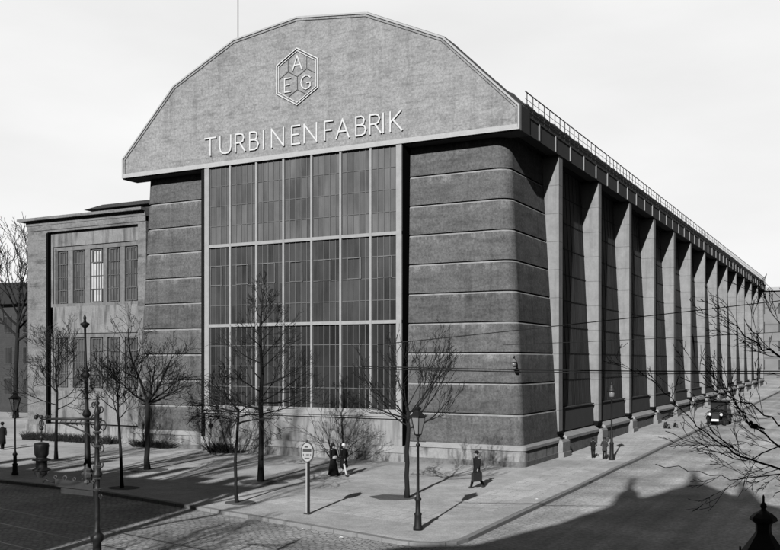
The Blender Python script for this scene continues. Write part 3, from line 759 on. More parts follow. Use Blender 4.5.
# shrubs by the wall
def shrub(base, label, seed, n, L, azs=None):
    rn = random.Random(seed); t = thing('bare_shrub', label, 'shrub', base, group='bare shrubs along the factory wall')
    m = MB()
    for i in range(n):
        az = (0 if i % 2 else PI)+rn.uniform(-.6,.6); lean = rn.uniform(.35,1.05)
        d = (math.cos(az)*lean, math.sin(az)*lean*.5, 1)
        twigs(m, (base[0]+.15*math.cos(az), base[1]+.1*math.sin(az), -.05), d, L*rn.uniform(.8,1.15), .026, 0, rn, 0, .6, .02, 6, .007, (4,3,1))
    m.build('branches', M['bark'], t)
shrub((-37,46.0,0), 'small bare shrub against the plinth at the left end of the great window', 3, 5, 2.9)
shrub((-27.7,45.6,0), 'wide bare shrub spreading behind the two walking women', 4, 7, 3.3)
def hedge(x0, x1, y, h, label, seed):
    rn = random.Random(seed); m = MB()
    for i in range(int((x1-x0)*140)):
        x = rn.uniform(x0,x1); yy = y+rn.gauss(0,.18); a = rn.gauss(0,.9); hh = h*rn.uniform(.4,1.1)
        m.tube([(x,yy,-.02),(x+a*.3,yy,hh*.5),(x+a*.6+rn.gauss(0,.08),yy+rn.gauss(0,.1),hh)], [.02,.016,.006], 3, caps=False)
    o = m.build('low_hedge', M['ivy'], None, ((x0+x1)/2, y, 0)); o['label'] = label; o['category'] = 'hedge'
    o['group'] = 'low dry hedges at the foot of the wall'
hedge(-45.0,-41.9,47.5,.5,'low dark hedge at the foot of the left pylon', 6)
hedge(-56.5,-47.5,48.0,.6,'longer low dark hedge under the side building windows', 7)
hedge(-37.9,-36.0,46.9,.6,'short dry hedge tuft beside the small bare shrub', 8)

# near tree at the right edge: trunk outside the picture, limbs reaching in
def near_tree():
    base = Vector((2.6, 12.2, 0)); rn = random.Random(77)
    t = thing('near_tree', 'near bare tree whose thin branches reach in from the right edge', 'tree', base)
    m = MB(); tr = [base+Vector(p) for p in [(0,0,-.1),(-.05,0,1.5),(.05,0,3),(0,0,4.2),(-.1,0,6),(0,.1,8.5)]]
    m.tube(tr, [.3,.24,.2,.17,.11,.05], 12); m.build('trunk', M['barkdark'], t)
    L_ = [ # limb polylines (world), start radius
     ([(2.6,12.2,4.1),(.6,12.0,4.9),(-.94,11.38,5.91),(-1.17,11.26,6.05),(-1.39,11.14,6.27),(-1.62,11.0,6.48)], .05),
     ([(.6,12.0,4.9),(-.5,11.7,5.5),(-1.12,11.28,6.1),(-1.3,11.2,6.35)], .026),
     ([(2.6,12.2,3.9),(.6,11.9,4.3),(-.94,11.38,4.9),(-1.24,11.22,5.13),(-1.39,11.14,5.38),(-1.55,11.05,5.7)], .045),
     ([(2.55,12.2,3.6),(.6,11.8,4.3),(-.94,11.38,4.9),(-1.29,11.19,4.72),(-1.75,10.95,4.88),(-2.1,10.75,5.06)], .035),
     ([(2.6,12.2,3.5),(.5,11.8,4.2),(-.94,11.38,4.62),(-1.34,11.16,4.78),(-1.6,11.03,4.96),(-1.82,10.91,5.16),(-2.03,10.8,5.44),(-2.4,10.6,5.78)], .045),
     ([(.5,11.8,4.2),(-.94,11.38,4.55),(-1.34,11.16,4.5),(-1.75,10.95,4.58),(-2.2,10.7,4.68)], .028),
     ([(2.55,12.2,4.4),(.5,11.9,4.9),(-.94,11.38,5.14),(-1.24,11.22,5.36),(-1.55,11.06,5.5),(-1.95,10.85,5.68)], .04),
     ([(2.55,12.2,5.0),(.4,12,5.9),(-.94,11.38,6.3),(-1.06,11.3,6.5)], .028),
     ([(2.6,12.2,5.6),(1.0,12.6,7.2),(.3,13,8.4)], .06), ([(2.6,12.2,4.6),(3.9,11.6,6),(4.8,11.2,7.6)], .07),
     ([(2.6,12.2,6.2),(2.9,13.4,7.6),(3,14,9)], .06)]
    c = MB()
    for pts, r in L_:
        P = [Vector(p) for p in pts]; fine = []
        for a, e in zip(P, P[1:]):
            for q in range(4): fine.append(a.lerp(e, q/4)+Vector((rn.gauss(0,.012),rn.gauss(0,.012),rn.gauss(0,.015))))
        fine.append(P[-1]); K = len(fine)
        rad = [max(.0045, r*.38*(1-.86*i/(K-1))) for i in range(K)]
        c.tube(fine, rad, 7, caps=False)
        for i in range(4, K-1):
            if fine[i].x < 1 and rn.random() < (.85 if fine[i].x > -1.55 else .3):
                d = (fine[i+1]-fine[i]).normalized()
                dd = d + Vector((rn.gauss(0,.2), rn.gauss(0,.25), rn.choice((-1,1))*rn.uniform(.3,.65)))
                twigs(c, fine[i], dd, rn.uniform(.25,.6), rad[i]*.5, 1, rn, 0, .45, .04, 6, .0032, (3,3,2))
    c.build('branches', M['barkdark'], t)
near_tree()
# tree in the gap between the opposite houses; its shadow falls across the cobbles
tree((-17.0,6.5,0), [(0,0,3),(.1,0,5),(0,0,7.5)], (.24,.08), fan(12, 4, 7.3, 15, 60, 3.2, 2.4, .08, 61, 0),
     'bare tree on the near pavement, its shadow crossing the cobbles', 18, (5,4,2), None, minr=.012)
tree((-21.5,5.0,0), [(0,0,3),(-.1,0,6),(0,0,9.5)], (.26,.08), fan(13, 4.5, 9.3, 15, 65, 3.6, 2.4, .09, 62, 50),
     'tall bare tree on the near pavement beside the tenement', 19, (5,4,2), None, minr=.012)

for i, (x, y, h, sd) in enumerate([(-20.5,8,17,71),(-25.5,7,19.5,72),(-30.5,8,19,73),(-36,7,19.5,74)]):
    tree((x,y,0), [(0,0,5),(.1,0,9),(0,0,h*.8)], (.32,.12), [(hh, q*137, 62+6*(q%3), 5.5+1.2*(q%2), .11) for q, hh in enumerate([h*.42+j*.045*h for j in range(11)])],
         ['tall upright bare tree beside the opposite tenement, nearest its corner','tall upright bare tree before the tenement, second from its corner','tall upright bare tree before the tenement, third from its corner','tall upright bare tree before the tenement, farthest from its corner'][i], sd, (5,3,2), 'tall trees in front of the opposite tenement', minr=.014, spread=.4, up=.16)

# ------------------------------------------------------------------ street furniture
def gas_lantern(base, H, label, group=None):
    t = thing('gas_lantern', label, 'street lamp', base, group=group)
    x, y, z = base; s = H/4.3
    p = MB(); p.lathe([(.17,0),(.17,.1),(.13,.16),(.12,.5),(.14,.56),(.09,.62),(.085,1.0),(.12,1.04),(.12,1.1),(.07,1.16),(.05,1.3),(.042,2.9),(.075,2.93),(.075,2.98),(.04,3.02),(.036,3.2),(.07,3.26),(.03,3.3)], (x,y,z), 14)
    p.tube([(x-.3,y,3.08*1),(x+.3,y,3.08)], .014, 6)
    p.build('post', M['iron'], t)
    h = MB(); n = 6; zb, zt = z+3.34, z+3.92; rb, rt = .13, .27
    for k in range(n):
        a = 2*PI*k/n; h.tube([(x+rb*math.cos(a),y+rb*math.sin(a),zb),(x+rt*math.cos(a),y+rt*math.sin(a),zt)], .013, 5)
    h.lathe([(.14,0),(.15,.03),(.12,.035)], (x,y,zb-.03), 6)
    h.lathe([(.02,-.1),(.14,-.02)], (x,y,zb), 6)
    h.lathe([(.28,0),(.32,.02),(.30,.05),(.12,.2),(.1,.24),(.12,.28),(.14,.31),(.09,.36),(.03,.38),(.045,.42),(.012,.46),(.006,.56)], (x,y,zt), 6)
    for k in range(6):
        a = 2*PI*k/6; h.ball((x+.31*math.cos(a), y+.31*math.sin(a), zt+.06), .025, 6)
    h.build('lantern_frame', M['iron'], t)
    g = MB(); g.lathe([(rb-.012,0),(rt-.014,.57)], (x,y,zb+.005), 6); g.build('lantern_glass', M['lampglass'], t)
    return t
gas_lantern((-13.96,28.53,0), 4.4, 'gas lantern with tapered six-sided head at the pavement corner')
gas_lantern((-39.13,32.65,0), 4.4, 'gas lantern on the kerb at the far left beside a walking couple')
# lamp in front of the side bays, with a hooded head
t = thing('street_lamp', 'slim street lamp with a hooded round head beside the two standing boys', 'street lamp', (-13.7,54.2,0))
x, y = -13.7, 54.2; p = MB()
p.lathe([(.19,0),(.19,.12),(.13,.2),(.12,.95),(.15,1.0),(.08,1.08),(.07,1.7),(.05,1.8),(.045,3.6),(.08,3.64),(.04,3.7)], (x,y,0), 14); p.build('post', M['iron'], t)
p = MB(); p.lathe([(.1,0),(.15,.05),(.17,.28),(.14,.36)], (x,y,3.74), 14); p.build('globe', M['lampglass'], t)
p = MB(); p.lathe([(.15,0),(.27,-.02),(.26,.06),(.2,.16),(.16,.26),(.17,.32),(.1,.38),(.05,.4),(.06,.48),(.02,.52),(.01,.66)], (x,y,4.1), 16); p.build('hood', M['irongrey'], t)
# near lantern, only its roof shows at the lower right
t = thing('near_lantern', 'large near street lantern with stepped black roof and finial, cut by the frame', 'street lamp', (-1.03,10.54,0))
x, y = -1.03, 10.54; p = MB()
p.lathe([(.2,0),(.2,.2),(.12,.3),(.11,1.0),(.07,1.1),(.055,3.1),(.08,3.15),(.04,3.3)], (x,y,0), 16); p.build('post', M['iron'], t)
p = MB()
p.lathe([(.25,0),(.25,.02),(.222,.09),(.088,.285),(.082,.3),(.08,.36),(.085,.39),(.145,.43),(.135,.46),(.09,.5),(.035,.53),(.022,.55),(.035,.575),(.03,.6),(.012,.62),(.012,.68),(.004,.70)], (x,y,3.73), 8)
for k in range(4):
    a = 2*PI*k/4+.35; p.tube([(x+.12*math.cos(a),y+.12*math.sin(a),3.25),(x+.225*math.cos(a),y+.225*math.sin(a),3.745)], .016, 6)
    p.ball((x+.24*math.cos(a), y+.24*math.sin(a), 3.80), .028, 6)
    p.tube([(x+.24*math.cos(a), y+.24*math.sin(a), 3.74),(x+.24*math.cos(a), y+.24*math.sin(a), 3.87)], .012, 6)
p.lathe([(.13,-.02),(.14,0)], (x,y,3.24), 8)
p.build('lantern_frame', M['iron'], t)
p = MB(); p.lathe([(.11,0),(.2,.47)], (x,y,3.26), 8); p.build('lantern_glass', M['carglass'], t)

# tram stop sign
t = thing('tram_stop_sign', 'oval enamel stop sign on a square post with its shaded side painted dark near the kerb', 'sign', (-19.17,29.55,0))
x, y = -19.17, 29.55
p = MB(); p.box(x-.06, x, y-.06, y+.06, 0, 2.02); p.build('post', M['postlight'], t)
p = MB(); p.box(x+.001, x+.06, y-.058, y+.058, 0, 2.02); p.box(x-.12,x+.12,y-.12,y+.12,0,.05); p.build('post_painted_shade', M['postdark'], t)  # right half darker, the post's shaded side put into its colour
def oval(cx, cz, rx, rz, y0, y1, n=28):
    m = MB(); m.prism_y([(cx+rx*math.cos(2*PI*k/n), cz+rz*math.sin(2*PI*k/n)) for k in range(n)], y0, y1); return m
rot = Matrix.Translation((x,y,0)) @ Matrix.Rotation(R(16),4,'Z') @ Matrix.Translation((-x,-y,0))
oval(x, 2.38, .265, .40, y-.085, y-.05).xform(rot).build('sign_rim', M['postdark'], t)
oval(x, 2.38, .225, .355, y-.10, y-.086).xform(rot).build('sign_face', M['postlight'], t)
p = MB(); p.box(x-.17,x+.17,y-.108,y-.101,2.40,2.52); p.box(x-.1,x+.03,y-.108,y-.101,2.56,2.63)
for i, (xx,ww) in enumerate(((-.16,.05),(-.08,.03),(-.02,.06),(.07,.03),(.13,.04))): p.box(x+xx, x+xx+ww*.6, y-.108, y-.101, 2.24, 2.32)
p.box(x-.1,x+.1,y-.108,y-.101,2.14,2.17)
p.xform(rot).build('sign_marks', M['postdark'], t)
p = MB(); p.lathe([(.02,0),(.05,.03),(.01,.1)], (x,y-.07,2.77), 10); p.build('sign_finial', M['postdark'], t)

# far ornate mast on the factory side
t = thing('ornate_mast', 'tall cast iron mast with collars and finial rising in front of the side building', 'mast', (-35.8,34.41,0))
x, y = -35.8, 34.41; p = MB()
p.lathe([(.3,0),(.3,.15),(.2,.3),(.17,.5),(.22,.58),(.16,.68),(.135,2.3),(.13,3.0),(.2,3.05),(.24,3.15),(.16,3.3),(.11,3.4),(.085,5.0)], (0,0,0), 14)
p.lathe([(.085,5.0),(.18,5.05),(.2,5.2),(.13,5.3),(.2,5.38),(.12,5.5),(.07,5.6),(.055,7.2),(.06,7.6),(.13,7.65),(.24,7.78),(.22,7.84),(.08,7.9),(.06,8.05),(.09,8.1),(.02,8.3)], (0,0,0), 14)
for a in range(4):
    q = a*PI/2+.4; p.tube([(.09*math.cos(q),.09*math.sin(q),5.3),(.3*math.cos(q),.3*math.sin(q),5.42),(.27*math.cos(q),.27*math.sin(q),5.56),(.18*math.cos(q),.18*math.sin(q),5.5)], .02, 5)
p.xform(Matrix.Translation((x,y,0)) @ Matrix.Rotation(R(-1.6),4,'Y')).build('pole', M['iron'], t)

# near ornate post with arm and street name plate
t = thing('ornate_lamp_post', 'ornate cast iron post with scrolled cross arm and leaf finials, lower left', 'street lamp', (-15.01,14.69,0))
x, y = -15.01, 14.69; p = MB()
p.lathe([(.2,0),(.2,.4),(.13,.6),(.1,1.6),(.09,1.9),(.14,1.95),(.15,2.05),(.08,2.12),(.06,2.2),(.055,3.0),(.085,3.04),(.06,3.1),(.06,3.3),(.1,3.34),(.12,3.4),(.07,3.46),(.09,3.52),(.055,3.6),
         (.05,4.0),(.08,4.04),(.05,4.1),(.045,4.35),(.08,4.4),(.055,4.48),(.05,4.7),(.08,4.74),(.05,4.8),(.03,4.9),(.06,4.95),(.02,5.0),(.035,5.04),(.008,5.12)], (x,y,0), 14)
p.build('post', M['irongrey'], t)
for z0, s_, dx in ((4.45,.2,1),(3.95,.14,1),(4.1,.12,1),(3.6,.12,1),(4.8,.12,1),(4.62,.1,-1),(4.05,.1,-1),(3.3,.12,-1),(4.9,.1,-1),(2.9,.1,1),(3.1,.09,-1)):
    p = MB(); pts = []
    for k in range(14):
        a = k/13*2.1*PI; r = s_*(1-.5*k/13); pts.append((x+dx*(.05+s_*.6+(-math.cos(a))*r*.6), y, z0+math.sin(a)*r*.7))
    p.tube(pts, [.018-.008*k/13 for k in range(14)], 6); p.ball(pts[-1], .028, 6)
    p.build('scroll', M['irongrey'], t)
for z0 in (3.05,3.3,3.55,4.0,4.3):
    p = MB(); p.lathe([(.055,-.03),(.1,-.01),(.085,.0),(.105,.02),(.055,.04)], (x,y,z0), 7); p.build('collar', M['ornament'], t)
ax = Vector((-16.08,14.13)) - Vector((x,y)); ax.normalize()
p = MB(); A = lambda s_, z: (x+ax.x*s_, y+ax.y*s_, z)
p.tube([A(-.1,4.6), A(1.22,4.6)], .028, 8); p.tube([A(0,4.52), A(.85,4.52)], .012, 6)
for k in range(7): p.tube([A(.1+.11*k,4.6), A(.16+.11*k,4.52), A(.1+.11*k,4.5-.04*(6-k)*.4)], .012, 5)
p.tube([A(0,4.15),A(.25,4.3),A(.5,4.42),A(.8,4.52)], .018, 6)
for s_ in (1.22,1.34,1.1): p.ball(A(s_,4.64), .05, 8)
p.tube([A(1.0,4.7),A(1.12,4.6),A(1.21,4.62),A(1.34,4.72)], [.01,.03,.03,.01], 6)
p.build('cross_arm', M['irongrey'], t)
# wrapped bracket holding the street name boards, pointing left
p = MB()
bx = Vector((-15.75,14.2,3.22)); ex_ = Vector((-15.05,14.62,3.12))
dv = (ex_-bx)
def plate(m, a, c, h, th=.02):
    d = Vector((c.x-a.x, c.y-a.y, 0)).normalized(); n_ = Vector((-d.y, d.x, 0))*th
    m.hexa([a-n_-Vector((0,0,h/2)), c-n_-Vector((0,0,h/2)), c+n_-Vector((0,0,h/2)), a+n_-Vector((0,0,h/2)),
            a-n_+Vector((0,0,h/2)), c-n_+Vector((0,0,h/2)), c+n_+Vector((0,0,h/2)), a+n_+Vector((0,0,h/2))])
plate(p, bx, ex_, .16); plate(p, bx+Vector((.12,.05,-.17)), ex_+Vector((0,0,-.15)), .11)
p.build('street_name_board', M['irongrey'], t)
for k in range(5):                          # scrolled leaves crowning the board
    p = MB(); f = k/4; q = bx.lerp(ex_, f); r_ = .05+.02*(k%2)
    p.tube([(q.x+r_*(1-.06*a)*math.cos(a*.7), q.y, q.z+.11+r_*(1-.06*a)*math.sin(a*.7)) for a in range(10)], [.016-.001*a for a in range(10)], 6)
    p.build('leaf_scroll', M['ornament'], t)
p = MB()
p.lathe([(.02,-.2),(.07,-.14),(.05,-.08),(.11,-.02),(.13,.05),(.08,.09),(.1,.14),(.04,.18),(.015,.26)], (-15.17,14.55,3.36), 7)
p.build('board_finial', M['ornament'], t)
p = MB(); p.tube([bx, bx+Vector((-.12,-.06,.03)), bx+Vector((-.2,-.1,.08)), bx+Vector((-.24,-.12,0))], .02, 6); p.build('board_hook', M['irongrey'], t)
# arc lamp hanging from the arm
lx_, ly_ = A(1.22,0)[0], A(1.22,0)[1]
t = thing('arc_lamp', 'dark riveted arc lamp hanging from the cross arm of the ornate post', 'lamp', (lx_,ly_,3.35))
p = MB(); p.tube([(lx_,ly_,4.56),(lx_,ly_,4.1)], .02, 6); p.ball((lx_,ly_,4.4), .05, 8); p.ball((lx_,ly_,4.2), .045, 8)
p.tube([(lx_+.07*math.cos(k/10*2*PI), ly_, 4.5+.07*math.sin(k/10*2*PI)) for k in range(11)], .012, 5); p.build('hanger', M['irongrey'], t)
p = MB(); p.lathe([(.06,.76),(.15,.74),(.165,.68),(.155,.64),(.15,.5),(.12,.44),(.11,.42),(.19,.39),(.2,.37),(.12,.35),(.125,.2),(.19,.17),(.2,.15),(.14,.13)][::-1], (lx_,ly_,3.33), 18); p.build('housing', M['iron'], t)
p = MB(); p.ball((lx_,ly_,3.44), .15, 14, sz=.95); p.build('globe', M['carglass'], t)

# overhead wires
def wire(pts, r, label, sag=.15):
    P = [Vector(p) for p in pts]; out = []
    K = 24
    for i in range(K+1):
        f = i/K; q = P[0].lerp(P[-1], f); q.z -= sag*4*f*(1-f); out.append(q)
    m = MB(); m.tube(out, r, 5); o = m.build('overhead_wire', M['iron'], None, tuple(P[0])); o['label'] = label; o['category'] = 'wire'
    o['group'] = 'overhead wires across the street'
def ext(a, c, s0, s1): a = Vector(a); c = Vector(c); return [a+(c-a)*s0, a+(c-a)*s1]
wire(ext((-11.89,23.13,5.72),(-2.32,28.18,5.67),-.1,1.5), .016, 'upper of the close pair of level overhead wires', .1)
wire(ext((-11.89,23.13,5.66),(-2.32,28.18,5.61),-.1,1.5), .016, 'lower of the close pair of level overhead wires', .1)
wire(ext((-10.27,21.71,6.46),(-2.14,26.01,7.5),-.15,1.5), .012, 'thin overhead wire climbing to the right across the pylon', .05)
wire(ext((-7.03,30.21,6.62),(-3.95,31.84,6.8),-1.2,3), .010, 'faint thin overhead wire crossing only the far columns', .05)

# ------------------------------------------------------------------ people
def skin_mesh(name, joints, edges, mt, parent, root=0, sub=2):
    me = bpy.data.meshes.new(name); me.from_pydata([j[0] for j in joints], edges, []); me.materials.append(mt)
    o = bpy.data.objects.new(name, me); col.objects.link(o); o.parent = parent; ORG[o.name] = (0,0,0)
    sk = o.modifiers.new('Skin', 'SKIN'); sk.use_smooth_shade = True
    if not me.skin_vertices: 
        bpy.context.view_layer.objects.active = o
    sv = me.skin_vertices[0].data
    for i, j in enumerate(joints):
        r = j[1]; sv[i].radius = (r, r) if not hasattr(r, '__len__') else r
        sv[i].use_root = (i == root)
    s = o.modifiers.new('Subsurf', 'SUBSURF'); s.levels = sub; s.render_levels = sub
    return o
def person(base, face, H, label, group=None, stride=.0, coat_hem=.3, skirt=False, hat='cap', arms=((.0,.0),(.0,.0)), cloth='cloth', bag=False, stockings=False, collar=False, seat=False, lean=0, girl=False, hatmat='cloth'):
    """local: +y is where the person faces, x to their right; heights as fractions of H"""
    t = thing('person', label, 'person', base, face, group)
    s = H; J = []; E = []
    def j(x, y, z, r): J.append(((x*s, y*s, z*s), (r[0]*s, r[1]*s) if hasattr(r, '__len__') else r*s)); return len(J)-1
    def link(*ids):
        for a, c in zip(ids, ids[1:]): E.append((a, c))
    hz = .52 if not seat else .11
    dz = 0 if not seat else -.41
    pel = j(0,0,hz,(.085,.06)); sp = j(0,.0+lean*.3,.64+dz,(.075,.052)); ch = j(0,lean*.6,.76+dz,(.088,.056)); nk = j(0,.0+lean,.845+dz,.03)
    h1 = j(0,.012+lean,.885+dz,(.036,.042)); h2 = j(0,.014+lean,.935+dz,(.045,.052)); h3 = j(0,.006+lean,.975+dz,(.034,.04))
    link(pel,sp,ch,nk,h1,h2,h3)
    nose = j(0,.066+lean,.922+dz,.007); link(h2, nose)
    foot = []
    for k, sd in enumerate((-1,1)):
        sh = j(sd*.095, lean*.6, .80+dz, .034); link(ch, sh)
        f_, o_ = arms[k]                      # forward swing, outward bend
        el = j(sd*(.12+o_*.3), .0+f_*.1+lean*.5-(.02 if o_ else 0), .64+dz, .026)
        wr = j(sd*(.115-o_*.5), .02+f_*.28+lean*.5, .52+dz+abs(f_)*.08+o_*.2, .018); link(sh, el, wr)
        pm = j(sd*(.113-o_*.6), .028+f_*.31+lean*.5, .485+dz+abs(f_)*.08+o_*.2, (.020,.012)); link(wr, pm)
        p0 = J[pm][0]
        for q in range(4):
            dy = (q-1.5)*.010*s; ln = (.036,.042,.040,.031)[q]*s
            a = len(J); J.append(((p0[0]-sd*.003*s, p0[1]+dy, p0[2]-ln*.6), .0055*s)); c = len(J); J.append(((p0[0]-sd*.010*s, p0[1]+dy, p0[2]-ln*1.1), .0045*s)); E.extend([(pm,a),(a,c)])
        a = len(J); J.append(((p0[0]-sd*.008*s, p0[1]+.024*s, p0[2]-.004*s), .0055*s)); E.append((pm,a))
        st = sd*stride
        if seat:
            kn = j(sd*.06, .24, .24, .04); an = j(sd*.055, .30, .04, .025); to = j(sd*.058,.36,.018,.016)
        else:
            kn = j(sd*.052, st*.42+.02*(1 if stride else 0), .285, .036)
            an = j(sd*.052, st*1.0-(.03 if st < 0 else 0), .045+(.03 if st < 0 else 0), .022); to = j(sd*.06, st*1.0+.065-(.03 if st < 0 else 0), .018+(.008 if st < 0 else 0), .019)
        hp = j(sd*.05, 0, hz-.04 if not seat else hz, .055); link(pel, hp, kn, an, to); foot.append((J[hp][0], J[kn][0], J[an][0], J[to][0]))
    body = skin_mesh('body', J, E, M['skin'], t)
    # clothes as tapered tubes around the same joints
    P = lambda i: Vector(J[i][0])
    c = MB()
    def ell(z, rx, ry, y=0, n=14): return [(rx*s*math.cos(2*PI*k/n), y*s+ry*s*math.sin(2*PI*k/n), z*s) for k in range(n)]
    if seat:
        rings = [(.06,.12,.10,0),(.14,.115,.10,0),(.26,.10,.08,lean*.3),(.38,.118,.078,lean*.6),(.415,.07,.05,lean*.9),(.435,.035,.035,lean)]
    else:
        rings = [(coat_hem,.125 if not skirt else .18,.115 if not skirt else .17,stride*.1),(.42,.118,.095,0),(.52,.11,.085,0),(.62,.097,.075,lean*.2),(.74,.118,.078,lean*.6),(.805,.108,.066,lean*.8),(.845,.052,.048,lean),(.868,.038,.038,lean)]
    wob = [1+.05*math.sin(3*k+H*7) for k in range(14)]
    prev = None
    for i, (z, rx, ry, y_) in enumerate(rings):
        L1 = ell(z, rx, ry, y_)
        if i == 0: L1 = [(p_[0]*wob[k], p_[1]*wob[k], p_[2]) for k, p_ in enumerate(L1)]
        if prev: c.ring(prev, L1, (i == 1, i == len(rings)-1), 0, True)
        prev = L1
    idx = 8
    for k in range(2):
        base_i = 8 + k*(4+8+1+4)  # shoulder index for each side
    # find arms again from the joints by order
    sh_ids = [i for i in range(len(J)) if abs(abs(J[i][0][0])-.095*s) < 1e-6]
    for i in sh_ids:
        c.tube([P(i)+Vector((0,0,.01*s)), P(i+1), P(i+2)], [.042*s,.036*s,.028*s], 9)
    c.build('coat', M[cloth], t, local=True)
    if skirt and coat_hem > .2 and not seat:
        pass
    lg = MB()
    for hp_, kn_, an_, to_ in foot:
        lg.tube([hp_, kn_, an_], [.065*s,.045*s,.032*s] if not stockings else [.05*s,.038*s,.025*s], 9)
    lg.build('stockings' if stockings else 'trousers', M['white'] if stockings else M['cloth'], t, local=True)
    for hp_, kn_, an_, to_ in foot:
        a = Vector(an_); f_ = Vector(to_); sh_ = MB(); d = (f_-a); d.z = 0
        if d.length < .01: d = Vector((0,.06*s,0))
        d.normalize(); zb = max(0, a.z-.045*s)
        sh_.tube([(a.x-d.x*.03*s, a.y-d.y*.03*s, zb+.026*s), (a.x, a.y, zb+.032*s), (f_.x, f_.y, zb+.022*s), (f_.x+d.x*.02*s, f_.y+d.y*.02*s, zb+.014*s)], [.024*s,.03*s,.027*s,.014*s], 9)
        sh_.build('shoe', M['leather'], t, local=True)
    yh = (.008+lean)*s; zc = (.94+dz)*s
    hr = MB(); hr.ball((0, yh-.008*s, zc+.008*s), .052*s, 12, sx=.95, sy=1.02, sz=1.0)
    hr.v = [(a, b_ if b_ < yh+.022*s else yh+.022*s, c_) for a, b_, c_ in hr.v]; hr.build('hair', M['hair'], t, local=True)
    ey = MB()
    for sd in (-1,1): ey.ball((sd*.017*s, yh+.048*s, zc-.004*s), .006*s, 6)
    ey.box(-.014*s,.014*s, yh+.047*s, yh+.055*s, zc-.036*s, zc-.032*s); ey.build('face_features', M['hair'], t, local=True)
    h = MB()
    if hat == 'bowler': h.lathe([(.09,0),(.092,.008),(.06,.012),(.058,.03),(.045,.055),(.015,.066)], (0,0,0), 16); h.v = [(a*s, b_*s+yh, c_*s+zc+.02*s) for a,b_,c_ in h.v]
    elif hat == 'wide': h.lathe([(.1,0),(.11,.01),(.07,.02),(.066,.05),(.05,.075),(.02,.085)], (0,0,0), 16); h.v = [(a*s, b_*s+yh, c_*s+zc+.01*s) for a,b_,c_ in h.v]
    elif hat == 'cloche': h.lathe([(.062,-.02),(.064,0),(.058,.03),(.045,.055),(.015,.066)], (0,0,0), 16); h.v = [(a*s, b_*s+yh-.008*s, c_*s+zc+.01*s) for a,b_,c_ in h.v]
    elif hat == 'veil':
        h.lathe([(.062,-.02),(.064,0),(.058,.03),(.045,.055),(.015,.066)], (0,0,0), 16); h.v = [(a*s, b_*s+yh-.012*s, c_*s+zc+.01*s) for a,b_,c_ in h.v]
        h.hexa([(-.06*s,yh-.06*s,zc+.03*s),(.06*s,yh-.06*s,zc+.03*s),(.05*s,yh,zc+.03*s),(-.05*s,yh,zc+.03*s),(-.085*s,yh-.10*s,zc-.2*s),(.085*s,yh-.10*s,zc-.2*s),(.08*s,yh-.04*s,zc-.2*s),(-.08*s,yh-.04*s,zc-.2*s)][4:]+[(-.06*s,yh-.06*s,zc+.03*s),(.06*s,yh-.06*s,zc+.03*s),(.05*s,yh,zc+.03*s),(-.05*s,yh,zc+.03*s)])
    elif hat == 'cap': h.lathe([(.056,0),(.064,.02),(.05,.038),(.02,.044)], (0,0,0), 14); h.v = [(a*s, b_*s+yh, c_*s+zc+.016*s) for a,b_,c_ in h.v]
    if h.v: h.build('hat', M[hatmat], t, local=True)
    if collar:
        cl = MB(); cl.lathe([(.085,-.03),(.075,.0),(.04,.02),(.036,.03)], (0,0,0), 14); cl.v = [(a*s, b_*s*.75+lean*s, c_*s+(.82+dz)*s) for a,b_,c_ in cl.v]; cl.build('collar', M['white'], t, local=True)
    return t, J, s
def world_pt(base, face, p):
    c_, s_ = math.cos(face), math.sin(face); return (base[0]+p[0]*c_-p[1]*s_, base[1]+p[0]*s_+p[1]*c_, base[2]+p[2])

GW = 'people walking on the factory pavement'
person((-24.35,39.9,0), R(-100), 1.66, 'woman in a long black dress and veil walking arm in arm, left of the pair', GW, stride=.13, coat_hem=.05, skirt=True, hat='veil', collar=True, arms=((.4,.12),(.5,.18)))
person((-23.9,40.2,0), R(-104), 1.66, 'woman in a white hat and pale stockings with knee-length black coat', GW, stride=.17, coat_hem=.27, skirt=False, hat='cloche', stockings=True, hatmat='white', arms=((.3,.12),(.3,.05)))
mb = (-16.2,39.3,0)
_, J, s = person(mb, R(65+90), 1.70, 'man in a dark overcoat and bowler carrying a dark case across the pavement', GW, stride=.16, coat_hem=.27, hat='bowler', arms=((.15,.0),(-.1,.02)))
hb = thing('handbag', 'pale bundle held in front by the woman in the long black dress', 'bag', (-24.12,39.72,.98), R(-100))
c = MB(); c.ball((0,0,0), .15, 12, sx=1.1, sy=.7, sz=.7); c.build('bag_body', M['white'], hb, local=True)
# the case he carries
hand = None
for i in range(len(J)):
    if abs(J[i][0][2]-(.485+.008)*s) < .03*s and J[i][0][0] < -.08*s: hand = J[i][0]
hand = hand or (-.113*s, .05*s, .49*s)
hp = world_pt(mb, R(155), hand)
cs = thing('suitcase', 'dark leather case held in the hand of the man with the bowler', 'suitcase', hp, R(155))
c = MB(); c.box(-.08,.08,-.27,.27,-.50,-.10); c.box(-.083,.083,-.272,.272,-.24,-.225)
c.build('case_body', M['leather'], cs, local=True)
c = MB(); c.tube([(0,-.09,-.1),(0,-.08,-.045),(0,0,-.03),(0,.08,-.045),(0,.09,-.1)], .012, 7); c.build('handle', M['leather'], cs, local=True)
c = MB()
for q in (-.17,.17): c.box(-.09,.09,q-.015,q+.015,-.17,-.097)
c.build('clasp', M['irongrey'], cs, local=True)
GB = 'boys on the pavement beside the long side'
person((-14.95,54.7,0), R(20), 1.22, 'boy in a short dark jacket with elbows out, further left of two standing', GB, coat_hem=.42, hat='cap', arms=((-.05,.12),(-.05,.12)), stride=.03)
person((-14.15,54.3,0), R(-10), 1.32, 'boy in a grey jacket standing right against the slim street lamp', GB, coat_hem=.40, hat='cap', arms=((.0,.13),(.1,.13)), cloth='clothgrey', stride=.02)
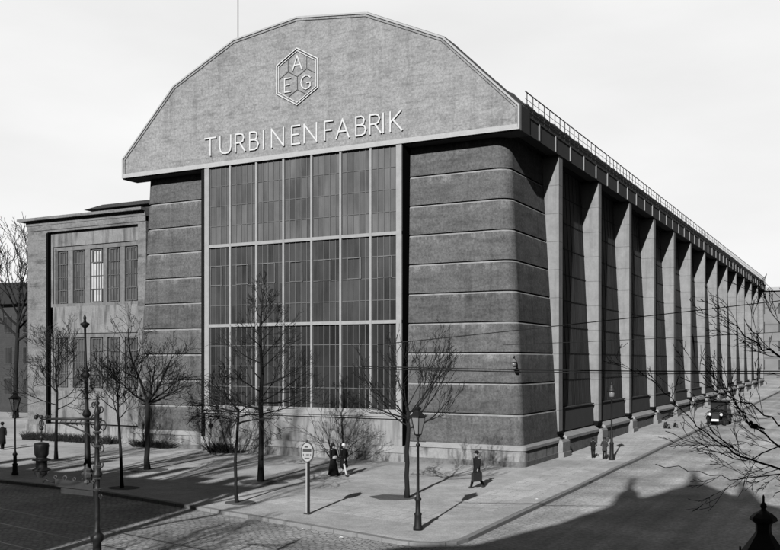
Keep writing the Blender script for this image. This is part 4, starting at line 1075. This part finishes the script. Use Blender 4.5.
person((-15.1,77.2,gz(77.2)), R(-110), 1.3, 'bigger of two children sitting on the side pavement', GB, seat=True, hat='cap', lean=.05, arms=((.6,.0),(.6,.0)), cloth='clothgrey')
person((-14.55,78.4,gz(78.4)), R(-120), 1.0, 'smaller of two children crouched on the side pavement', GB, seat=True, hat=None, lean=.05, arms=((.6,.0),(.6,.0)))
person((-50.95,41.5,0), R(60), 1.8, 'person in a long dark coat walking away at the far left edge', GW, stride=.14, coat_hem=.22, hat='wide', arms=((.2,.0),(-.2,.0)))
person((-51.9,41.0,0), R(70), 1.78, 'person in black cut off by the left edge of the picture', GW, stride=.1, coat_hem=.2, hat='bowler')

# ------------------------------------------------------------------ the car
def car(base):
    t = thing('parked_car', 'old dark closed motor car with bright headlamps facing down the side street', 'car', base, 0)
    # local: front faces -y
    K = dict(local=True)
    b = MB()
    def loft(secs, mi=0):                  # (y, halfwidth, z0, z1, top_halfwidth)
        prev = None
        for i, (y, w, z0, z1, wt) in enumerate(secs):
            r = .12; L1 = [(-w,y,z0),(w,y,z0),(w,y,z1-.12),(wt+(w-wt)*.4,y,z1-.04),(wt,y,z1),(-wt,y,z1),(-wt-(w-wt)*.4,y,z1-.04),(-w,y,z1-.12)]
            if prev: b.ring(prev, L1, (i == 1, i == len(secs)-1), mi, False)
            prev = L1
    loft([(-1.75,.30,.5,1.12,.2),(-1.2,.36,.5,1.2,.26),(-.72,.5,.5,1.25,.36)])                      # bonnet
    loft([(-.72,.68,.45,1.25,.6),(-.5,.72,.42,1.3,.66),(1.3,.74,.42,1.3,.68),(1.55,.7,.5,1.25,.62)])  # tub
    b.build('body', M['carpaint'], t, **K)
    b = MB(); loft([(-.68,.64,1.27,1.98,.52),(-.5,.68,1.3,2.05,.58),(1.3,.68,1.3,2.05,.58),(1.5,.64,1.27,1.98,.54)]); b.build('cabin', M['carpaint'], t, **K)
    b = MB(); b.box(-.74,.74,-.86,1.56,2.03,2.1); b.build('roof', M['carpaint'], t, **K)
    b = MB(); b.box(-.54,.54,-.70,-.675,1.38,1.88); b.build('windscreen', M['carglass'], t, **K)
    for sd in (-1,1):
        for y0, y1 in ((-.4,.3),(.42,1.15)):
            b = MB(); x0, x1 = sorted((sd*.66, sd*.70)); b.box(x0,x1,y0,y1,1.42,1.88); b.build('side_glass', M['carglass'], t, **K)
        for y0 in (-1.25, 1.05):
            w = MB(); cx_ = sd*.68
            w.tube([(cx_-.07,y0,.38),(cx_+.07,y0,.38)], .38, 20); w = w.build('wheel', M['tyre'], t, **K)
            h = MB(); h.tube([(cx_-.08,y0,.38),(cx_+.08,y0,.38)], .22, 14); h.build('rim', M['irongrey'], w, **K)
            f = MB(); pts = [(cx_, y0+.5*math.cos(a), .38+.48*math.sin(a)) for a in [R(20+14*k) for k in range(11)]]
            for p0, p1 in zip(pts, pts[1:]):
                f.hexa([(p0[0]-.14,p0[1],p0[2]-.015),(p0[0]+.14,p0[1],p0[2]-.015),(p1[0]+.14,p1[1],p1[2]-.015),(p1[0]-.14,p1[1],p1[2]-.015),
                        (p0[0]-.14,p0[1],p0[2]+.015),(p0[0]+.14,p0[1],p0[2]+.015),(p1[0]+.14,p1[1],p1[2]+.015),(p1[0]-.14,p1[1],p1[2]+.015)])
            f.build('mudguard', M['carpaint'], t, **K)
        b = MB(); b.box(min(sd*.7,sd*.92), max(sd*.7,sd*.92), -.78, .6, .36, .4); b.build('running_board', M['carpaint'], t, **K)
        h = MB(); h.lathe([(.04,0),(.12,.1),(.155,.2),(.155,.24)], (0,0,0), 14); h.xform(Matrix.Translation((sd*.47,-1.55,.98)) @ Matrix.Rotation(R(90),4,'X')); hh = h.build('headlamp', M['carpaint'], t, **K)
        g = MB(); g.lathe([(.15,.24),(.10,.28),(.03,.30)], (0,0,0), 14); g.xform(Matrix.Translation((sd*.47,-1.55,.98)) @ Matrix.Rotation(R(90),4,'X')); g.build('lens', M['chrome'], hh, **K)
    b = MB(); b.box(-.28,.28,-1.80,-1.76,.56,1.1); b.build('radiator', M['irongrey'], t, **K)
    b = MB(); b.tube([(-.31,-1.79,.55),(-.31,-1.79,1.08),(-.2,-1.79,1.16),(.2,-1.79,1.16),(.31,-1.79,1.08),(.31,-1.79,.55)], .025, 8); b.build('radiator_shell', M['irongrey'], t, **K)
    b = MB(); b.tube([(-.7,-1.95,.48),(.7,-1.95,.48)], .035, 8); b.build('bumper', M['irongrey'], t, **K)
    b = MB(); b.box(-.3,.3,-2.0,-1.985,.42,.6); b.build('number_plate', M['paper'], t, **K)
    return t
cr = car((-11.85, 84.6, gz(84.6)-.12)); cr.rotation_euler = (R(.8),0,R(-3))

# a small bird on a near branch
t = thing('bird', 'small dark bird perched on a near branch at the right', 'bird', (-1.19,11.2,5.09))
b = MB(); b.ball((-1.19,11.2,5.12), .035, 10, sx=1.3, sy=.9, sz=.9); b.ball((-1.23,11.2,5.16), .022, 8); b.tube([(-1.15,11.2,5.11),(-1.08,11.2,5.09)], [.018,.008], 6); b.tube([(-1.25,11.2,5.16),(-1.275,11.2,5.155)], [.006,.001], 5)
b.tube([(-1.19,11.2,5.09),(-1.19,11.2,5.05)], .004, 4)
b.build('body', M['iron'], t)

# scraps of paper along the kerb
for i, (x, y, z) in enumerate([(-22.6,29.1,.02),(-17.9,27.2,-.1),(-15.9,26.6,-.1),(-36.9,30.4,-.1),(-12.9,39.0,.01),(-20.7,28.2,-.1),(-12.6,37.2,.01)]):
    m = MB(); a = rnd.uniform(0,3); w = .09
    m.add([(x+w*math.cos(a+k*PI/2)*(1+.3*(k%2)), y+w*math.sin(a+k*PI/2), z+(.03 if k == 1 else .004)) for k in range(4)] , [(0,1,2,3)])
    o = m.build('paper_scrap', M['paper'], None, (x,y,z)); o['label'] = 'white paper scrap lying beside the kerb'; o['category'] = 'litter'; o['group'] = 'paper scraps along the kerb'

# ------------------------------------------------------------------ light, sky, camera
AZ, EL = 10.3, 24.7                         # light travels towards +Y and a little to -X
w = bpy.data.worlds.new('World'); scene.world = w; w.use_nodes = True
nt = w.node_tree; N = nt.nodes; L = nt.links; bg = N['Background']
sky = N.new('ShaderNodeTexSky'); sky.sky_type = 'NISHITA'; sky.sun_disc = False
sky.sun_elevation = R(EL); sky.sun_rotation = R(180-AZ)
bw = N.new('ShaderNodeRGBToBW'); L.new(sky.outputs[0], bw.inputs[0])
tc = N.new('ShaderNodeTexCoord')
def vm(op, a, c):
    q = N.new('ShaderNodeVectorMath'); q.operation = op; L.new(a, q.inputs[0]); q.inputs[1].default_value = c; return q
def mm(op, a, c, d=None):
    q = N.new('ShaderNodeMath'); q.operation = op
    for i, x_ in enumerate((a, c, d)):
        if x_ is None: continue
        if isinstance(x_, (int, float)): q.inputs[i].default_value = x_
        else: L.new(x_, q.inputs[i])
    return q.outputs[0]
dt = vm('DOT_PRODUCT', tc.outputs['Generated'], (-.459,.870,.19))
lobe = N.new('ShaderNodeMapRange'); lobe.interpolation_type = 'SMOOTHSTEP'
lobe.inputs['From Min'].default_value = .78; lobe.inputs['From Max'].default_value = .89
lobe.inputs['To Min'].default_value = 0; lobe.inputs['To Max'].default_value = 1
L.new(dt.outputs['Value'], lobe.inputs['Value'])
cm = N.new('ShaderNodeMapping'); cm.inputs['Scale'].default_value = (1.2,1.2,4); cm.inputs['Rotation'].default_value = (0,R(20),0); L.new(tc.outputs['Generated'], cm.inputs[0])
cn = N.new('ShaderNodeTexNoise'); cn.inputs['Scale'].default_value = 1.6; cn.inputs['Detail'].default_value = 6; cn.inputs['Roughness'].default_value = .5
L.new(cm.outputs[0], cn.inputs['Vector'])
cl = mm('MULTIPLY_ADD', cn.outputs['Fac'], .46, .60)
haze = mm('MULTIPLY', lobe.outputs[0], cl)
sz = N.new('ShaderNodeSeparateXYZ'); L.new(tc.outputs['Generated'], sz.inputs[0])
up_ = mm('MAXIMUM', sz.outputs[2], 0)
tot = mm('ADD', mm('ADD', mm('MULTIPLY', bw.outputs[0], .0125), mm('MULTIPLY', mm('MULTIPLY', up_, up_), .09)), haze)
cb = N.new('ShaderNodeCombineColor')
for i in range(3): L.new(tot, cb.inputs[i])
L.new(cb.outputs[0], bg.inputs['Color']); bg.inputs['Strength'].default_value = 1.0
sun = bpy.data.lights.new('Sun', 'SUN'); sun.energy = 5.0; sun.angle = R(.5); sun.color = (1,1,1)
so = bpy.data.objects.new('Sun', sun); col.objects.link(so)
ld = Vector((-math.sin(R(AZ))*math.cos(R(EL)), math.cos(R(AZ))*math.cos(R(EL)), -math.sin(R(EL))))
so.rotation_euler = ld.to_track_quat('-Z', 'Y').to_euler(); so.location = (10,-30,40)

cam = bpy.data.cameras.new('Camera'); co = bpy.data.objects.new('Camera', cam); col.objects.link(co)
th = math.atan(482/913)
co.location = (0,0,5.86); co.rotation_euler = (R(90), 0, th)
cam.sensor_width = 36; cam.lens = 36*913/780; cam.shift_y = (361.5-275)/780
cam.clip_start = .1; cam.clip_end = 6000
scene.camera = co
scene.view_settings.view_transform = 'Standard'; scene.view_settings.look = 'None'; scene.view_settings.exposure = 0
scene.cycles.diffuse_bounces = 0
scene.cycles.max_bounces = 6
